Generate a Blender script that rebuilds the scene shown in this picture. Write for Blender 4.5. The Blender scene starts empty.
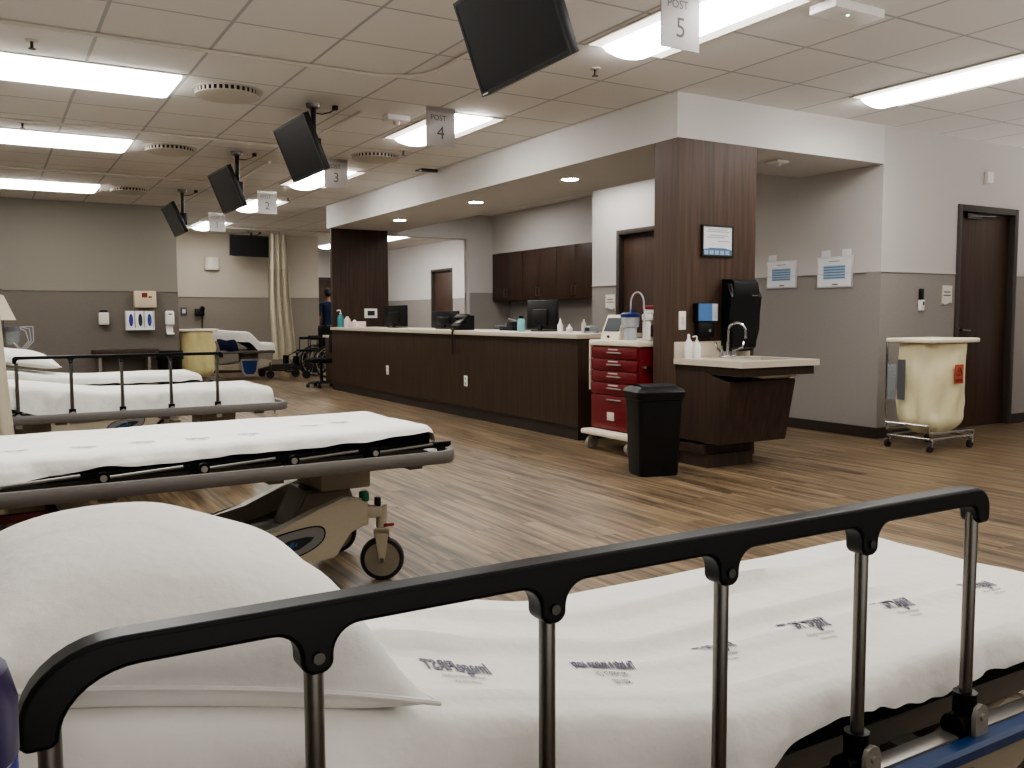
import bpy, bmesh, math, random
from mathutils import Vector, Matrix, noise, Euler
random.seed(7)
PI = math.pi
SC = bpy.context.scene
COL = SC.collection

# ------------------------------------------------------------------ materials
MAT = {}
def nmat(name):
    m = bpy.data.materials.new(name); m.use_nodes = True
    nt = m.node_tree; b = nt.nodes['Principled BSDF']
    MAT[name] = m
    return m, nt, b
def lin(r, g, b):
    f = lambda c: (c/12.92 if c <= .04045 else ((c+.055)/1.055)**2.4)
    return (f(r/255), f(g/255), f(b/255), 1)
def simple(name, rgb, rough=.5, metal=0, var=.06, scale=40, bump=0, emis=0, alpha=1, trans=0, spec=None, coat=0):
    m, nt, b = nmat(name)
    N, L = nt.nodes, nt.links
    tc = N.new('ShaderNodeTexCoord'); no = N.new('ShaderNodeTexNoise')
    no.inputs['Scale'].default_value = scale; no.inputs['Detail'].default_value = 3
    L.new(tc.outputs['Object'], no.inputs['Vector'])
    c = lin(*rgb)
    mx = N.new('ShaderNodeMix'); mx.data_type = 'RGBA'
    mx.inputs[6].default_value = tuple(v*(1-var) for v in c[:3])+(1,)
    mx.inputs[7].default_value = tuple(min(1, v*(1+var)) for v in c[:3])+(1,)
    L.new(no.outputs['Fac'], mx.inputs[0]); L.new(mx.outputs[2], b.inputs['Base Color'])
    b.inputs['Roughness'].default_value = rough; b.inputs['Metallic'].default_value = metal
    if spec is not None: b.inputs['Specular IOR Level'].default_value = spec
    if coat: b.inputs['Coat Weight'].default_value = coat
    if bump:
        bp = N.new('ShaderNodeBump'); bp.inputs['Strength'].default_value = bump; bp.inputs['Distance'].default_value = .002
        L.new(no.outputs['Fac'], bp.inputs['Height']); L.new(bp.outputs['Normal'], b.inputs['Normal'])
    if emis:
        b.inputs['Emission Color'].default_value = c; b.inputs['Emission Strength'].default_value = emis
    if alpha < 1: b.inputs['Alpha'].default_value = alpha
    if trans: b.inputs['Transmission Weight'].default_value = trans
    return m

def two_tone(name='wall_two_tone', lo1=(136, 130, 126), lo2=(149, 143, 138), hi=(190, 186, 182)):
    m, nt, b = nmat(name); N, L = nt.nodes, nt.links
    g = N.new('ShaderNodeNewGeometry'); sx = N.new('ShaderNodeSeparateXYZ'); L.new(g.outputs['Position'], sx.inputs[0])
    gt = N.new('ShaderNodeMath'); gt.operation = 'GREATER_THAN'; gt.inputs[1].default_value = 1.53; L.new(sx.outputs['Z'], gt.inputs[0])
    no = N.new('ShaderNodeTexNoise'); no.inputs['Scale'].default_value = 9; no.inputs['Detail'].default_value = 5
    mp = N.new('ShaderNodeMapping'); mp.inputs['Scale'].default_value = (3, 3, 14); L.new(g.outputs['Position'], mp.inputs[0]); L.new(mp.outputs[0], no.inputs['Vector'])
    lo = N.new('ShaderNodeMix'); lo.data_type = 'RGBA'; lo.inputs[6].default_value = lin(*lo1); lo.inputs[7].default_value = lin(*lo2)
    L.new(no.outputs['Fac'], lo.inputs[0])
    mx = N.new('ShaderNodeMix'); mx.data_type = 'RGBA'; L.new(gt.outputs[0], mx.inputs[0]); L.new(lo.outputs[2], mx.inputs[6]); mx.inputs[7].default_value = lin(*hi)
    L.new(mx.outputs[2], b.inputs['Base Color']); b.inputs['Roughness'].default_value = .75; b.inputs['Specular IOR Level'].default_value = .2
    return m
def floor_mat():
    m, nt, b = nmat('floor_planks'); N, L = nt.nodes, nt.links
    tc = N.new('ShaderNodeTexCoord'); mp = N.new('ShaderNodeMapping'); mp.inputs['Rotation'].default_value = (0, 0, PI/2)
    L.new(tc.outputs['Object'], mp.inputs[0])
    br = N.new('ShaderNodeTexBrick'); br.offset = .37; br.inputs['Scale'].default_value = 1
    br.inputs['Brick Width'].default_value = 1.22; br.inputs['Row Height'].default_value = .155; br.inputs['Mortar Size'].default_value = .0018
    br.inputs['Color1'].default_value = (0, 0, 0, 1); br.inputs['Color2'].default_value = (1, 1, 1, 1); br.inputs['Mortar'].default_value = (.3, .3, .3, 1)
    L.new(mp.outputs[0], br.inputs['Vector'])
    # streaks run along Y
    m2 = N.new('ShaderNodeMapping'); m2.inputs['Scale'].default_value = (26, 1.1, 1); L.new(tc.outputs['Object'], m2.inputs[0])
    off = N.new('ShaderNodeVectorMath'); off.operation = 'MULTIPLY_ADD'; L.new(br.outputs['Color'], off.inputs[0]); off.inputs[1].default_value = (3, 9, 5); L.new(m2.outputs[0], off.inputs[2])
    n1 = N.new('ShaderNodeTexNoise'); n1.inputs['Scale'].default_value = 1; n1.inputs['Detail'].default_value = 6; n1.inputs['Roughness'].default_value = .6; L.new(off.outputs[0], n1.inputs['Vector'])
    m3 = N.new('ShaderNodeMapping'); m3.inputs['Scale'].default_value = (6, .8, 1); L.new(tc.outputs['Object'], m3.inputs[0])
    n2 = N.new('ShaderNodeTexNoise'); n2.inputs['Scale'].default_value = 1.3; n2.inputs['Detail'].default_value = 3; L.new(m3.outputs[0], n2.inputs['Vector'])
    cr = N.new('ShaderNodeValToRGB'); e = cr.color_ramp.elements
    e[0].position = .36; e[0].color = lin(68, 55, 42); e[1].position = .64; e[1].color = lin(148, 128, 101)
    x = e.new(.5); x.color = lin(119, 100, 77)
    L.new(n1.outputs['Fac'], cr.inputs[0])
    mx = N.new('ShaderNodeMix'); mx.data_type = 'RGBA'; mx.blend_type = 'MULTIPLY'; mx.inputs[0].default_value = .55
    cr2 = N.new('ShaderNodeValToRGB'); cr2.color_ramp.elements[0].position = .35; cr2.color_ramp.elements[0].color = (.55, .55, .55, 1); cr2.color_ramp.elements[1].position = .65; cr2.color_ramp.elements[1].color = (1.1, 1.1, 1.1, 1)
    L.new(n2.outputs['Fac'], cr2.inputs[0]); L.new(cr.outputs[0], mx.inputs[6]); L.new(cr2.outputs[0], mx.inputs[7])
    m4 = N.new('ShaderNodeMix'); m4.data_type = 'RGBA'; m4.blend_type = 'MULTIPLY'; m4.inputs[0].default_value = 1
    cr3 = N.new('ShaderNodeValToRGB'); cr3.color_ramp.elements[0].color = (.80, .80, .80, 1); cr3.color_ramp.elements[1].color = (1, 1, 1, 1)
    L.new(br.outputs['Color'], cr3.inputs[0]); L.new(mx.outputs[2], m4.inputs[6]); L.new(cr3.outputs[0], m4.inputs[7])
    m5 = N.new('ShaderNodeMix'); m5.data_type = 'RGBA'; L.new(br.outputs['Fac'], m5.inputs[0]); L.new(m4.outputs[2], m5.inputs[6]); m5.inputs[7].default_value = lin(66, 52, 40)
    L.new(m5.outputs[2], b.inputs['Base Color'])
    b.inputs['Roughness'].default_value = .42; b.inputs['Specular IOR Level'].default_value = .35
    bp = N.new('ShaderNodeBump'); bp.inputs['Strength'].default_value = .15; bp.inputs['Distance'].default_value = .002; L.new(n1.outputs['Fac'], bp.inputs['Height']); L.new(bp.outputs[0], b.inputs['Normal'])
def ceil_mat():
    m, nt, b = nmat('ceiling_tiles'); N, L = nt.nodes, nt.links
    g = N.new('ShaderNodeNewGeometry'); mp = N.new('ShaderNodeMapping'); mp.inputs['Location'].default_value = (-1.29+65, -4.65+65, 0)
    L.new(g.outputs['Position'], mp.inputs[0])
    br = N.new('ShaderNodeTexBrick'); br.offset = 0; br.inputs['Scale'].default_value = 1
    br.inputs['Brick Width'].default_value = .65; br.inputs['Row Height'].default_value = .65; br.inputs['Mortar Size'].default_value = .011; br.inputs['Mortar Smooth'].default_value = .1
    L.new(mp.outputs[0], br.inputs['Vector'])
    br.inputs['Color1'].default_value = lin(230, 227, 222); br.inputs['Color2'].default_value = lin(225, 222, 217); br.inputs['Mortar'].default_value = lin(184, 184, 183)
    no = N.new('ShaderNodeTexNoise'); no.inputs['Scale'].default_value = 220; L.new(g.outputs['Position'], no.inputs['Vector'])
    mx = N.new('ShaderNodeMix'); mx.data_type = 'RGBA'; mx.blend_type = 'MULTIPLY'; mx.inputs[0].default_value = .15; L.new(br.outputs['Color'], mx.inputs[6]); L.new(no.outputs['Color'], mx.inputs[7])
    L.new(mx.outputs[2], b.inputs['Base Color']); b.inputs['Roughness'].default_value = .9; b.inputs['Specular IOR Level'].default_value = .1
    bp = N.new('ShaderNodeBump'); bp.invert = True; bp.inputs['Strength'].default_value = .5; bp.inputs['Distance'].default_value = .006; L.new(br.outputs['Fac'], bp.inputs['Height']); L.new(bp.outputs[0], b.inputs['Normal'])
def wood_mat(name, dark, light, rough=.45):
    m, nt, b = nmat(name); N, L = nt.nodes, nt.links
    g = N.new('ShaderNodeNewGeometry'); mp = N.new('ShaderNodeMapping'); mp.inputs['Scale'].default_value = (38, 38, 1.6); L.new(g.outputs['Position'], mp.inputs[0])
    n1 = N.new('ShaderNodeTexNoise'); n1.inputs['Scale'].default_value = 1; n1.inputs['Detail'].default_value = 5; L.new(mp.outputs[0], n1.inputs['Vector'])
    cr = N.new('ShaderNodeValToRGB'); cr.color_ramp.elements[0].position = .3; cr.color_ramp.elements[0].color = lin(*dark); cr.color_ramp.elements[1].position = .7; cr.color_ramp.elements[1].color = lin(*light)
    L.new(n1.outputs['Fac'], cr.inputs[0]); L.new(cr.outputs[0], b.inputs['Base Color']); b.inputs['Roughness'].default_value = rough; b.inputs['Specular IOR Level'].default_value = .3
def cloth_mat(name, rgb, rough=.95):
    m, nt, b = nmat(name); N, L = nt.nodes, nt.links
    tc = N.new('ShaderNodeTexCoord')
    w = N.new('ShaderNodeTexNoise'); w.inputs['Scale'].default_value = 350; L.new(tc.outputs['Object'], w.inputs['Vector'])
    n = N.new('ShaderNodeTexNoise'); n.inputs['Scale'].default_value = 7; n.inputs['Detail'].default_value = 4; L.new(tc.outputs['Object'], n.inputs['Vector'])
    ad = N.new('ShaderNodeMath'); ad.operation = 'MULTIPLY_ADD'; L.new(w.outputs['Fac'], ad.inputs[0]); ad.inputs[1].default_value = .02; L.new(n.outputs['Fac'], ad.inputs[2])
    bp = N.new('ShaderNodeBump'); bp.inputs['Strength'].default_value = .5; bp.inputs['Distance'].default_value = .03; L.new(ad.outputs[0], bp.inputs['Height']); L.new(bp.outputs[0], b.inputs['Normal'])
    mx = N.new('ShaderNodeMix'); mx.data_type = 'RGBA'; c = lin(*rgb); mx.inputs[6].default_value = tuple(v*.96 for v in c[:3])+(1,); mx.inputs[7].default_value = c; L.new(n.outputs['Fac'], mx.inputs[0])
    L.new(mx.outputs[2], b.inputs['Base Color']); b.inputs['Roughness'].default_value = rough; b.inputs['Specular IOR Level'].default_value = .1
    b.inputs['Sheen Weight'].default_value = .1
def emit_mat(name, rgb, s):
    m, nt, b = nmat(name); N, L = nt.nodes, nt.links
    tc = N.new('ShaderNodeTexCoord'); no = N.new('ShaderNodeTexNoise'); no.inputs['Scale'].default_value = 3; L.new(tc.outputs['Object'], no.inputs['Vector'])
    mr = N.new('ShaderNodeMapRange'); mr.inputs['To Min'].default_value = s*.97; mr.inputs['To Max'].default_value = s*1.03; L.new(no.outputs['Fac'], mr.inputs['Value'])
    b.inputs['Base Color'].default_value = (.8, .8, .8, 1); b.inputs['Emission Color'].default_value = lin(*rgb); L.new(mr.outputs[0], b.inputs['Emission Strength'])
two_tone(); two_tone('wall_far_shaded', (104, 98, 91), (116, 109, 102), (132, 127, 118)); two_tone('wall_recess_tone', (128, 120, 110), (140, 132, 121), (178, 170, 156)); floor_mat(); ceil_mat()  # far wall copy is darkened in colour to stand for its weaker light
wood_mat('wood_dark', (50, 38, 30), (68, 53, 43)); wood_mat('wood_pillar', (66, 50, 41), (88, 69, 57)); wood_mat('wood_door', (58, 42, 33), (74, 56, 45))
cloth_mat('white_cloth', (238, 236, 230)); cloth_mat('pillow_cloth', (240, 238, 233)); cloth_mat('curtain_cloth', (196, 188, 166)); cloth_mat('curtain_mesh', (206, 200, 182)); cloth_mat('navy_cloth', (34, 40, 66)); cloth_mat('scrub_cloth', (26, 34, 58))
emit_mat('diffuser', (255, 253, 248), 9.5); emit_mat('lens', (255, 253, 250), 13); emit_mat('downlight_lens', (255, 248, 236), 45); emit_mat('green_led', (60, 255, 190), 6); emit_mat('reflector_glow', (255, 248, 238), .75)
simple('paint_white', (186, 181, 176), .7, var=.02); simple('soffit_paint', (198, 195, 191), .8, var=.02); simple('baseboard', (46, 37, 32), .5); simple('door_frame', (58, 50, 44), .5)
simple('countertop', (196, 186, 170), .35, var=.12, scale=260); simple('black_plastic', (13, 13, 14), .42, spec=.35); simple('rail_black', (10, 10, 11), .36, var=.1, spec=.22); simple('black_matte', (14, 14, 15), .7)
simple('vinyl_black', (11, 11, 12), .75, bump=.2, spec=.2); simple('screen_black', (22, 23, 25), .25, spec=.35); simple('bezel_black', (16, 16, 17), .35); simple('steel', (120, 117, 112), .3, 1); simple('chrome', (205, 205, 205), .12, 1)
simple('steel_dark', (88, 85, 80), .35, 1); simple('bumper_grey', (104, 100, 95), .45); simple('bumper_blue', (20, 54, 100), .35); simple('frame_grey', (112, 108, 102), .4, .5); simple('alu_silver', (168, 164, 158), .35, .7)
simple('shell_beige', (176, 166, 146), .4); simple('shell_brown', (132, 122, 106), .5); simple('badge_grey', (122, 122, 120), .4); simple('badge_dark', (26, 34, 42), .4); simple('badge_blue', (44, 92, 128), .4); simple('rubber', (28, 27, 27), .7); simple('wheel_grey', (136, 128, 115), .5); simple('maroon', (84, 22, 26), .5); simple('green_plastic', (18, 96, 68), .4); simple('red_plastic', (128, 22, 26), .4)
simple('cart_red', (104, 16, 25), .38); simple('cream', (226, 216, 196), .45); simple('bag_yellow', (206, 194, 140), .6, bump=.3, scale=14); simple('cream_bag', (226, 217, 178), .6, bump=.3, scale=14); simple('white_plastic', (226, 224, 220), .4); simple('off_white', (206, 200, 190), .5); simple('paper', (222, 222, 224), .8, var=.02); simple('ink', (96, 96, 104), .8); simple('ink_light', (150, 152, 160), .8); simple('ink_blue', (84, 112, 148), .7); simple('ink_blue_light', (150, 174, 196), .7); simple('frame_black', (26, 22, 22), .4); simple('alu_frame', (190, 190, 192), .35, .3)
simple('orange_label', (176, 84, 58), .6); simple('dark_red', (120, 30, 28), .6); simple('blue_glow', (70, 104, 150), .3, emis=.12); simple('teal', (62, 134, 140), .4); simple('aqua', (116, 180, 184), .4); simple('pinkish', (208, 190, 184), .6); simple('clear_plastic', (216, 222, 230), .15, alpha=.5); simple('blue_lid', (30, 44, 110), .4); simple('glass_tint', (150, 160, 164), .1, alpha=.45); simple('beige_box', (196, 182, 156), .5); simple('glove_blue', (44, 48, 128), .6); simple('purple', (48, 36, 78), .3); simple('skin', (120, 84, 66), .6); simple('hair', (24, 18, 16), .7); simple('track_white', (206, 200, 190), .5); simple('sign_grey', (186, 182, 180), .5, alpha=.94); simple('sign_ink', (92, 88, 86), .6); simple('text_faint', (176, 174, 176), .9); simple('text_grey', (104, 104, 118), .9); simple('grey_plastic', (120, 120, 122), .5); simple('taupe', (128, 119, 109), .6); simple('chair_grey', (86, 86, 90), .7); simple('sharps_beige', (198, 184, 158), .5); simple('vent_white', (190, 184, 174), .6); simple('dark_slot', (36, 33, 30), .9)

# ------------------------------------------------------------------ mesh builder
def frame_from(d):
    d = d.normalized(); a = Vector((0, 0, 1)) if abs(d.z) < .9 else Vector((1, 0, 0))
    u = d.cross(a).normalized(); return u, d.cross(u).normalized()
class MB:
    def __init__(s, mat): s.bm = bmesh.new(); s.mats = []; s.m(mat)
    def m(s, mat):
        if mat not in s.mats: s.mats.append(mat)
        s.i = s.mats.index(mat); return s
    def _f(s, vs):
        try: f = s.bm.faces.new(vs); f.material_index = s.i; return f
        except ValueError: return None
    def box(s, x0, x1, y0, y1, z0, z1, bev=0, seg=2, mtx=None):
        P = [(x, y, z) for x in (x0, x1) for y in (y0, y1) for z in (z0, z1)]
        v = [s.bm.verts.new(p) for p in P]
        fs = [s._f([v[i] for i in q]) for q in ((0,1,3,2),(4,6,7,5),(0,4,5,1),(2,3,7,6),(0,2,6,4),(1,5,7,3))]
        if bev:
            es = list({e for f in fs for e in f.edges})
            r = bmesh.ops.bevel(s.bm, geom=es, offset=bev, segments=seg, affect='EDGES', profile=.5)
            for f in r['faces']: f.material_index = s.i
            v = list({q for f in r['faces'] for q in f.verts} | {q for q in v if q.is_valid})
        if mtx is not None:
            for q in v:
                if q.is_valid: q.co = mtx @ q.co
        return s
    def cyl(s, a, b, r, r2=None, seg=14, caps=True):
        a, b = Vector(a), Vector(b); r2 = r if r2 is None else r2; u, w = frame_from(b-a)
        R = [[s.bm.verts.new(p + (u*math.cos(t)+w*math.sin(t))*rr) for t in [2*PI*k/seg for k in range(seg)]] for p, rr in ((a, r), (b, r2))]
        for k in range(seg): s._f([R[0][k], R[0][(k+1) % seg], R[1][(k+1) % seg], R[1][k]])
        if caps: s._f(R[0][::-1]); s._f(R[1])
        return s
    def tube(s, pts, r, seg=8, closed=False):
        pts = [Vector(p) for p in pts]; n = len(pts); rs = r if isinstance(r, (list, tuple)) else [r]*n
        rings = []; u = None
        for i, p in enumerate(pts):
            d = (pts[(i+1) % n]-pts[i-1]) if closed else (pts[min(i+1, n-1)]-pts[max(i-1, 0)])
            if d.length < 1e-9: d = Vector((0, 0, 1))
            d.normalize()
            if u is None: u, _ = frame_from(d)
            u = (u - d*u.dot(d)); u = u.normalized() if u.length > 1e-6 else frame_from(d)[0]
            w = d.cross(u)
            rings.append([s.bm.verts.new(p+(u*math.cos(2*PI*k/seg)+w*math.sin(2*PI*k/seg))*rs[i]) for k in range(seg)])
        for i in range(n if closed else n-1):
            A, B = rings[i], rings[(i+1) % n]
            for k in range(seg): s._f([A[k], A[(k+1) % seg], B[(k+1) % seg], B[k]])
        if not closed: s._f(rings[0][::-1]); s._f(rings[-1])
        return s
    def lathe(s, prof, seg=20, mtx=None, caps=True):
        rings = []
        for r, z in prof:
            if r < 1e-6: rings.append([s.bm.verts.new((0, 0, z))])
            else: rings.append([s.bm.verts.new((r*math.cos(2*PI*k/seg), r*math.sin(2*PI*k/seg), z)) for k in range(seg)])
        for A, B in zip(rings, rings[1:]):
            for k in range(seg):
                k2 = (k+1) % seg
                if len(A) == 1 and len(B) == 1: continue
                if len(A) == 1: s._f([A[0], B[k2], B[k]])
                elif len(B) == 1: s._f([A[k], A[k2], B[0]])
                else: s._f([A[k], A[k2], B[k2], B[k]])
        if caps and len(rings[0]) > 1: s._f(rings[0][::-1])
        if caps and len(rings[-1]) > 1: s._f(rings[-1])
        if mtx is not None:
            for R in rings:
                for v in R: v.co = mtx @ v.co
        return s
    def prism(s, poly, axis, a0, a1, bev=0, seg=2):
        # poly in the two remaining axes (order x,y,z without axis)
        def P(p, a): return {'x': (a, p[0], p[1]), 'y': (p[0], a, p[1]), 'z': (p[0], p[1], a)}[axis]
        A = [s.bm.verts.new(P(p, a0)) for p in poly]; B = [s.bm.verts.new(P(p, a1)) for p in poly]; n = len(poly)
        fs = [s._f(A[::-1]), s._f(B)]+[s._f([A[k], A[(k+1) % n], B[(k+1) % n], B[k]]) for k in range(n)]
        if bev:
            es = list({e for f in fs[:2] if f for e in f.edges})
            r = bmesh.ops.bevel(s.bm, geom=es, offset=bev, segments=seg, affect='EDGES')
            for f in r['faces']: f.material_index = s.i
        return s
    def ell(s, c, r, mtx=None, seg=20, rings=12):
        M = Matrix.Translation(c) @ (mtx if mtx is not None else Matrix()) @ Matrix.Diagonal((r[0], r[1], r[2], 1))
        return s.lathe([(math.sin(PI*k/rings), -math.cos(PI*k/rings)) for k in range(rings+1)], seg, M)
    def grid(s, fn, nu, nv, closeu=False):
        V = [[s.bm.verts.new(fn(i/nu, j/nv)) for j in range(nv+1)] for i in range(nu if closeu else nu+1)]
        for i in range(nu):
            for j in range(nv): s._f([V[i][j], V[(i+1) % len(V)][j], V[(i+1) % len(V)][j+1], V[i][j+1]])
        return s
    def text(s, body, size, fn, align='CENTER', bold=0):
        cu = bpy.data.curves.new('t', 'FONT'); cu.body = body; cu.size = size; cu.align_x = align; cu.resolution_u = 3; cu.offset = bold
        o = bpy.data.objects.new('t', cu); COL.objects.link(o)
        dg = bpy.context.evaluated_depsgraph_get(); me = o.evaluated_get(dg).to_mesh()
        vs = [s.bm.verts.new(fn(v.co.x, v.co.y)) for v in me.vertices]
        for p in me.polygons: s._f([vs[i] for i in p.vertices])
        o.evaluated_get(dg).to_mesh_clear(); COL.objects.unlink(o); bpy.data.objects.remove(o); bpy.data.curves.remove(cu)
        return s
    def build(s, name, parent=None, ang=35, recalc=True, loc=None):
        if recalc: bmesh.ops.recalc_face_normals(s.bm, faces=s.bm.faces)
        me = bpy.data.meshes.new(name); s.bm.to_mesh(me); s.bm.free()
        for m in s.mats: me.materials.append(MAT[m])
        me.polygons.foreach_set('use_smooth', [True]*len(me.polygons))
        me.set_sharp_from_angle(angle=math.radians(ang))
        o = bpy.data.objects.new(name, me); COL.objects.link(o)
        if parent is not None: o.parent = parent
        if loc is not None: o.location = loc
        return o
def thing(name, label, cat, loc=(0, 0, 0), rz=0, group=None):
    o = bpy.data.objects.new(name, None); COL.objects.link(o); o.empty_display_size = .1
    o.location = loc; o.rotation_euler = (0, 0, rz); tag(o, label, cat, group); return o
def tag(o, label, cat, group=None):
    o['label'] = label; o['category'] = cat
    if group: o['group'] = group
    return o
def struct(o): o['kind'] = 'structure'; return o
def copy_tree(o, parent=None):
    c = o.copy(); COL.objects.link(c); c.parent = parent
    for ch in o.children: copy_tree(ch, c)
    return c
def S(name, mat, *boxes):
    mb = MB(mat)
    for b in boxes: mb.box(*b)
    return struct(mb.build(name))
def rrect(a, b, r, n=5):
    P = []
    for cx, cy, s0 in ((a-r, b-r, 0), (-a+r, b-r, PI/2), (-a+r, -b+r, PI), (a-r, -b+r, 3*PI/2)):
        for k in range(n+1):
            t_ = s0+PI/2*k/n; P.append((cx+r*math.cos(t_), cy+r*math.sin(t_)))
    return P
def loft(mb, secs):
    rings = [[mb.bm.verts.new((x, y, z)) for x, y in P] for P, z in secs]; n = len(rings[0])
    for A, B in zip(rings, rings[1:]):
        for k in range(n): mb._f([A[k], A[(k+1) % n], B[(k+1) % n], B[k]])
    mb._f(rings[0][::-1]); mb._f(rings[-1]); return mb
CZ = 2.83
# ------------------------------------------------------------------ room shell
S('floor', 'floor_planks', (-1.6, 11.2, -1.2, 24, -.1, 0))
S('ceiling', 'ceiling_tiles', (-1.6, 12, -2.5, 24, CZ, CZ+.1))
S('wall_left', 'wall_two_tone', (-1.1, -1.0, -1.2, 14.5, 0, CZ))
S('wall_right', 'wall_two_tone', (7.0, 8.17, 5.25, 5.39, 0, CZ), (9.085, 11, 5.25, 5.39, 0, CZ), (8.17, 9.085, 5.25, 5.39, 2.15, CZ))
S('wall_station', 'wall_two_tone', (7.0, 7.12, 5.39, 8.15, 0, CZ), (7.0, 7.12, 9.12, 9.71, 0, CZ), (7.0, 7.12, 8.15, 9.12, 2.17, CZ), (7.12, 7.8, 9.59, 9.71, 0, CZ))
S('wall_cabinet', 'wall_two_tone', (7.8, 7.9, 9.59, 13.4, 0, CZ), (7.46, 7.8, 9.71, 13.25, 2.18, CZ))
S('wall_end', 'wall_two_tone', (7.0, 7.9, 13.25, 13.4, 0, CZ), (5.55, 7.0, 13.25, 13.4, 2.42, CZ))
S('wall_corridor', 'wall_two_tone', (9.0, 9.1, 13.4, 17.85, 0, CZ), (9.0, 9.1, 18.85, 22.5, 0, CZ), (9.0, 9.1, 17.85, 18.85, 2.17, CZ))
S('wall_corridor_return', 'wall_two_tone', (7.9, 9.0, 13.3, 13.4, 0, CZ))
S('wall_far', 'wall_far_shaded', (-1.1, 2.57, 14.5, 18.6, 0, CZ))
S('wall_recess', 'wall_recess_tone', (2.57, 6.15, 18.5, 18.62, 0, CZ))
S('wall_hall', 'wall_two_tone', (5.9, 7.05, 22.5, 22.6, 0, CZ), (8.35, 9.1, 22.5, 22.6, 0, CZ), (7.05, 8.35, 22.5, 22.6, 2.12, CZ), (5.9, 6.02, 18.62, 22.5, 0, CZ))
# header and soffit around the nurse station
S('ceiling_soffit', 'soffit_paint', (4.575, 5.75, 5.25, 13.32, 2.49, CZ), (5.75, 7.0, 5.25, 6.2, 2.49, CZ))
S('pillar_near', 'wood_pillar', (4.578, 5.41, 5.244, 5.515, 0, 2.49))
S('pillar_far', 'wood_dark', (4.62, 5.55, 13.25, 13.32, 0, 2.49))
S('trim_1', 'paint_white', (6.96, 7.012, 13.235, 13.27, 0, 2.42))
rails = [(6.985, 7.0, 5.39, 8.1, 1.526, 1.531), (6.985, 7.0, 9.17, 9.71, 1.526, 1.531), (7.0, 8.12, 5.238, 5.25, 1.526, 1.531), (9.14, 11, 5.238, 5.25, 1.526, 1.531), (-1, 2.57, 14.488, 14.5, 1.527, 1.533), (2.57, 6.15, 18.488, 18.5, 1.527, 1.533)]
S('trim_3', 'paint_white', *[r for r in rails[:4]])
S('trim_4', 'taupe', *[r for r in rails[4:]])
S('baseboard_right', 'baseboard', (7.0, 8.12, 5.236, 5.25, 0, .1), (9.135, 11, 5.236, 5.25, 0, .1))
S('baseboard_station', 'baseboard', (6.985, 7.0, 5.236, 8.1, 0, .1))
S('baseboard_far', 'baseboard', (-1, 2.57, 14.486, 14.5, 0, .1), (2.57, 2.584, 14.5, 18.5, 0, .1), (2.57, 6.15, 18.48, 18.5, 0, .14))
S('baseboard_corridor', 'baseboard', (8.986, 9.0, 13.4, 17.8, 0, .1), (8.986, 9.0, 18.9, 22.5, 0, .1))

def door(n, axis, a0, a1, plane, ztop, out, hx, face=1):
    """frame proud of the wall and a slab set back in the opening. axis: direction of the width; out = sign of the room side"""
    d = bpy.data.objects.new('door_%d' % n, None); COL.objects.link(d); struct(d)
    def bx(mb, w0, w1, d0, d1, z0, z1, bev=0):
        d0, d1 = sorted((plane+out*d0, plane+out*d1))
        if axis == 'x': mb.box(w0, w1, d0, d1, z0, z1, bev)
        else: mb.box(d0, d1, w0, w1, z0, z1, bev)
    f = MB('door_frame'); bx(f, a0, a0+.06, -.12, .015, 0, ztop, .003); bx(f, a1-.06, a1, -.12, .015, 0, ztop, .003); bx(f, a0+.06, a1-.06, -.12, .015, ztop-.06, ztop, .003)
    f.build('door_frame', d)
    s = MB('wood_door'); bx(s, a0+.065, a1-.065, -.10, -.055, .006, ztop-.065, .002); s.build('door_panel', d)
    h = MB('steel')
    def pt(w, dd, z): return (w, plane+out*dd, z) if axis == 'x' else (plane+out*dd, w, z)
    h.cyl(pt(hx, -.055, .98), pt(hx, -.046, .98), .03); h.cyl(pt(hx, -.05, .98), pt(hx, 0, .98), .010); sg = 1 if hx < (a0+a1)/2 else -1
    h.tube([pt(hx, -.004, .98), pt(hx+sg*.02, 0, .98), pt(hx+sg*.12, .002, .975)], .009)
    h.build('door_handle', d)
    return d
d1 = door(1, 'x', 8.12, 9.135, 5.25, 2.20, -1, 8.27)
c = MB('steel_dark'); c.box(8.32, 8.56, 5.27, 5.30, 2.08, 2.13, .006); c.cyl((8.36, 5.27, 2.105), (8.75, 5.25, 2.115), .007); c.build('door_closer', d1)
door(2, 'y', 8.10, 9.17, 7.0, 2.22, -1, 8.3)
door(3, 'y', 17.8, 18.9, 9.0, 2.21, -1, 18.7)
door(4, 'x', 7.0, 8.4, 22.5, 2.15, -1, 8.2)

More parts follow.
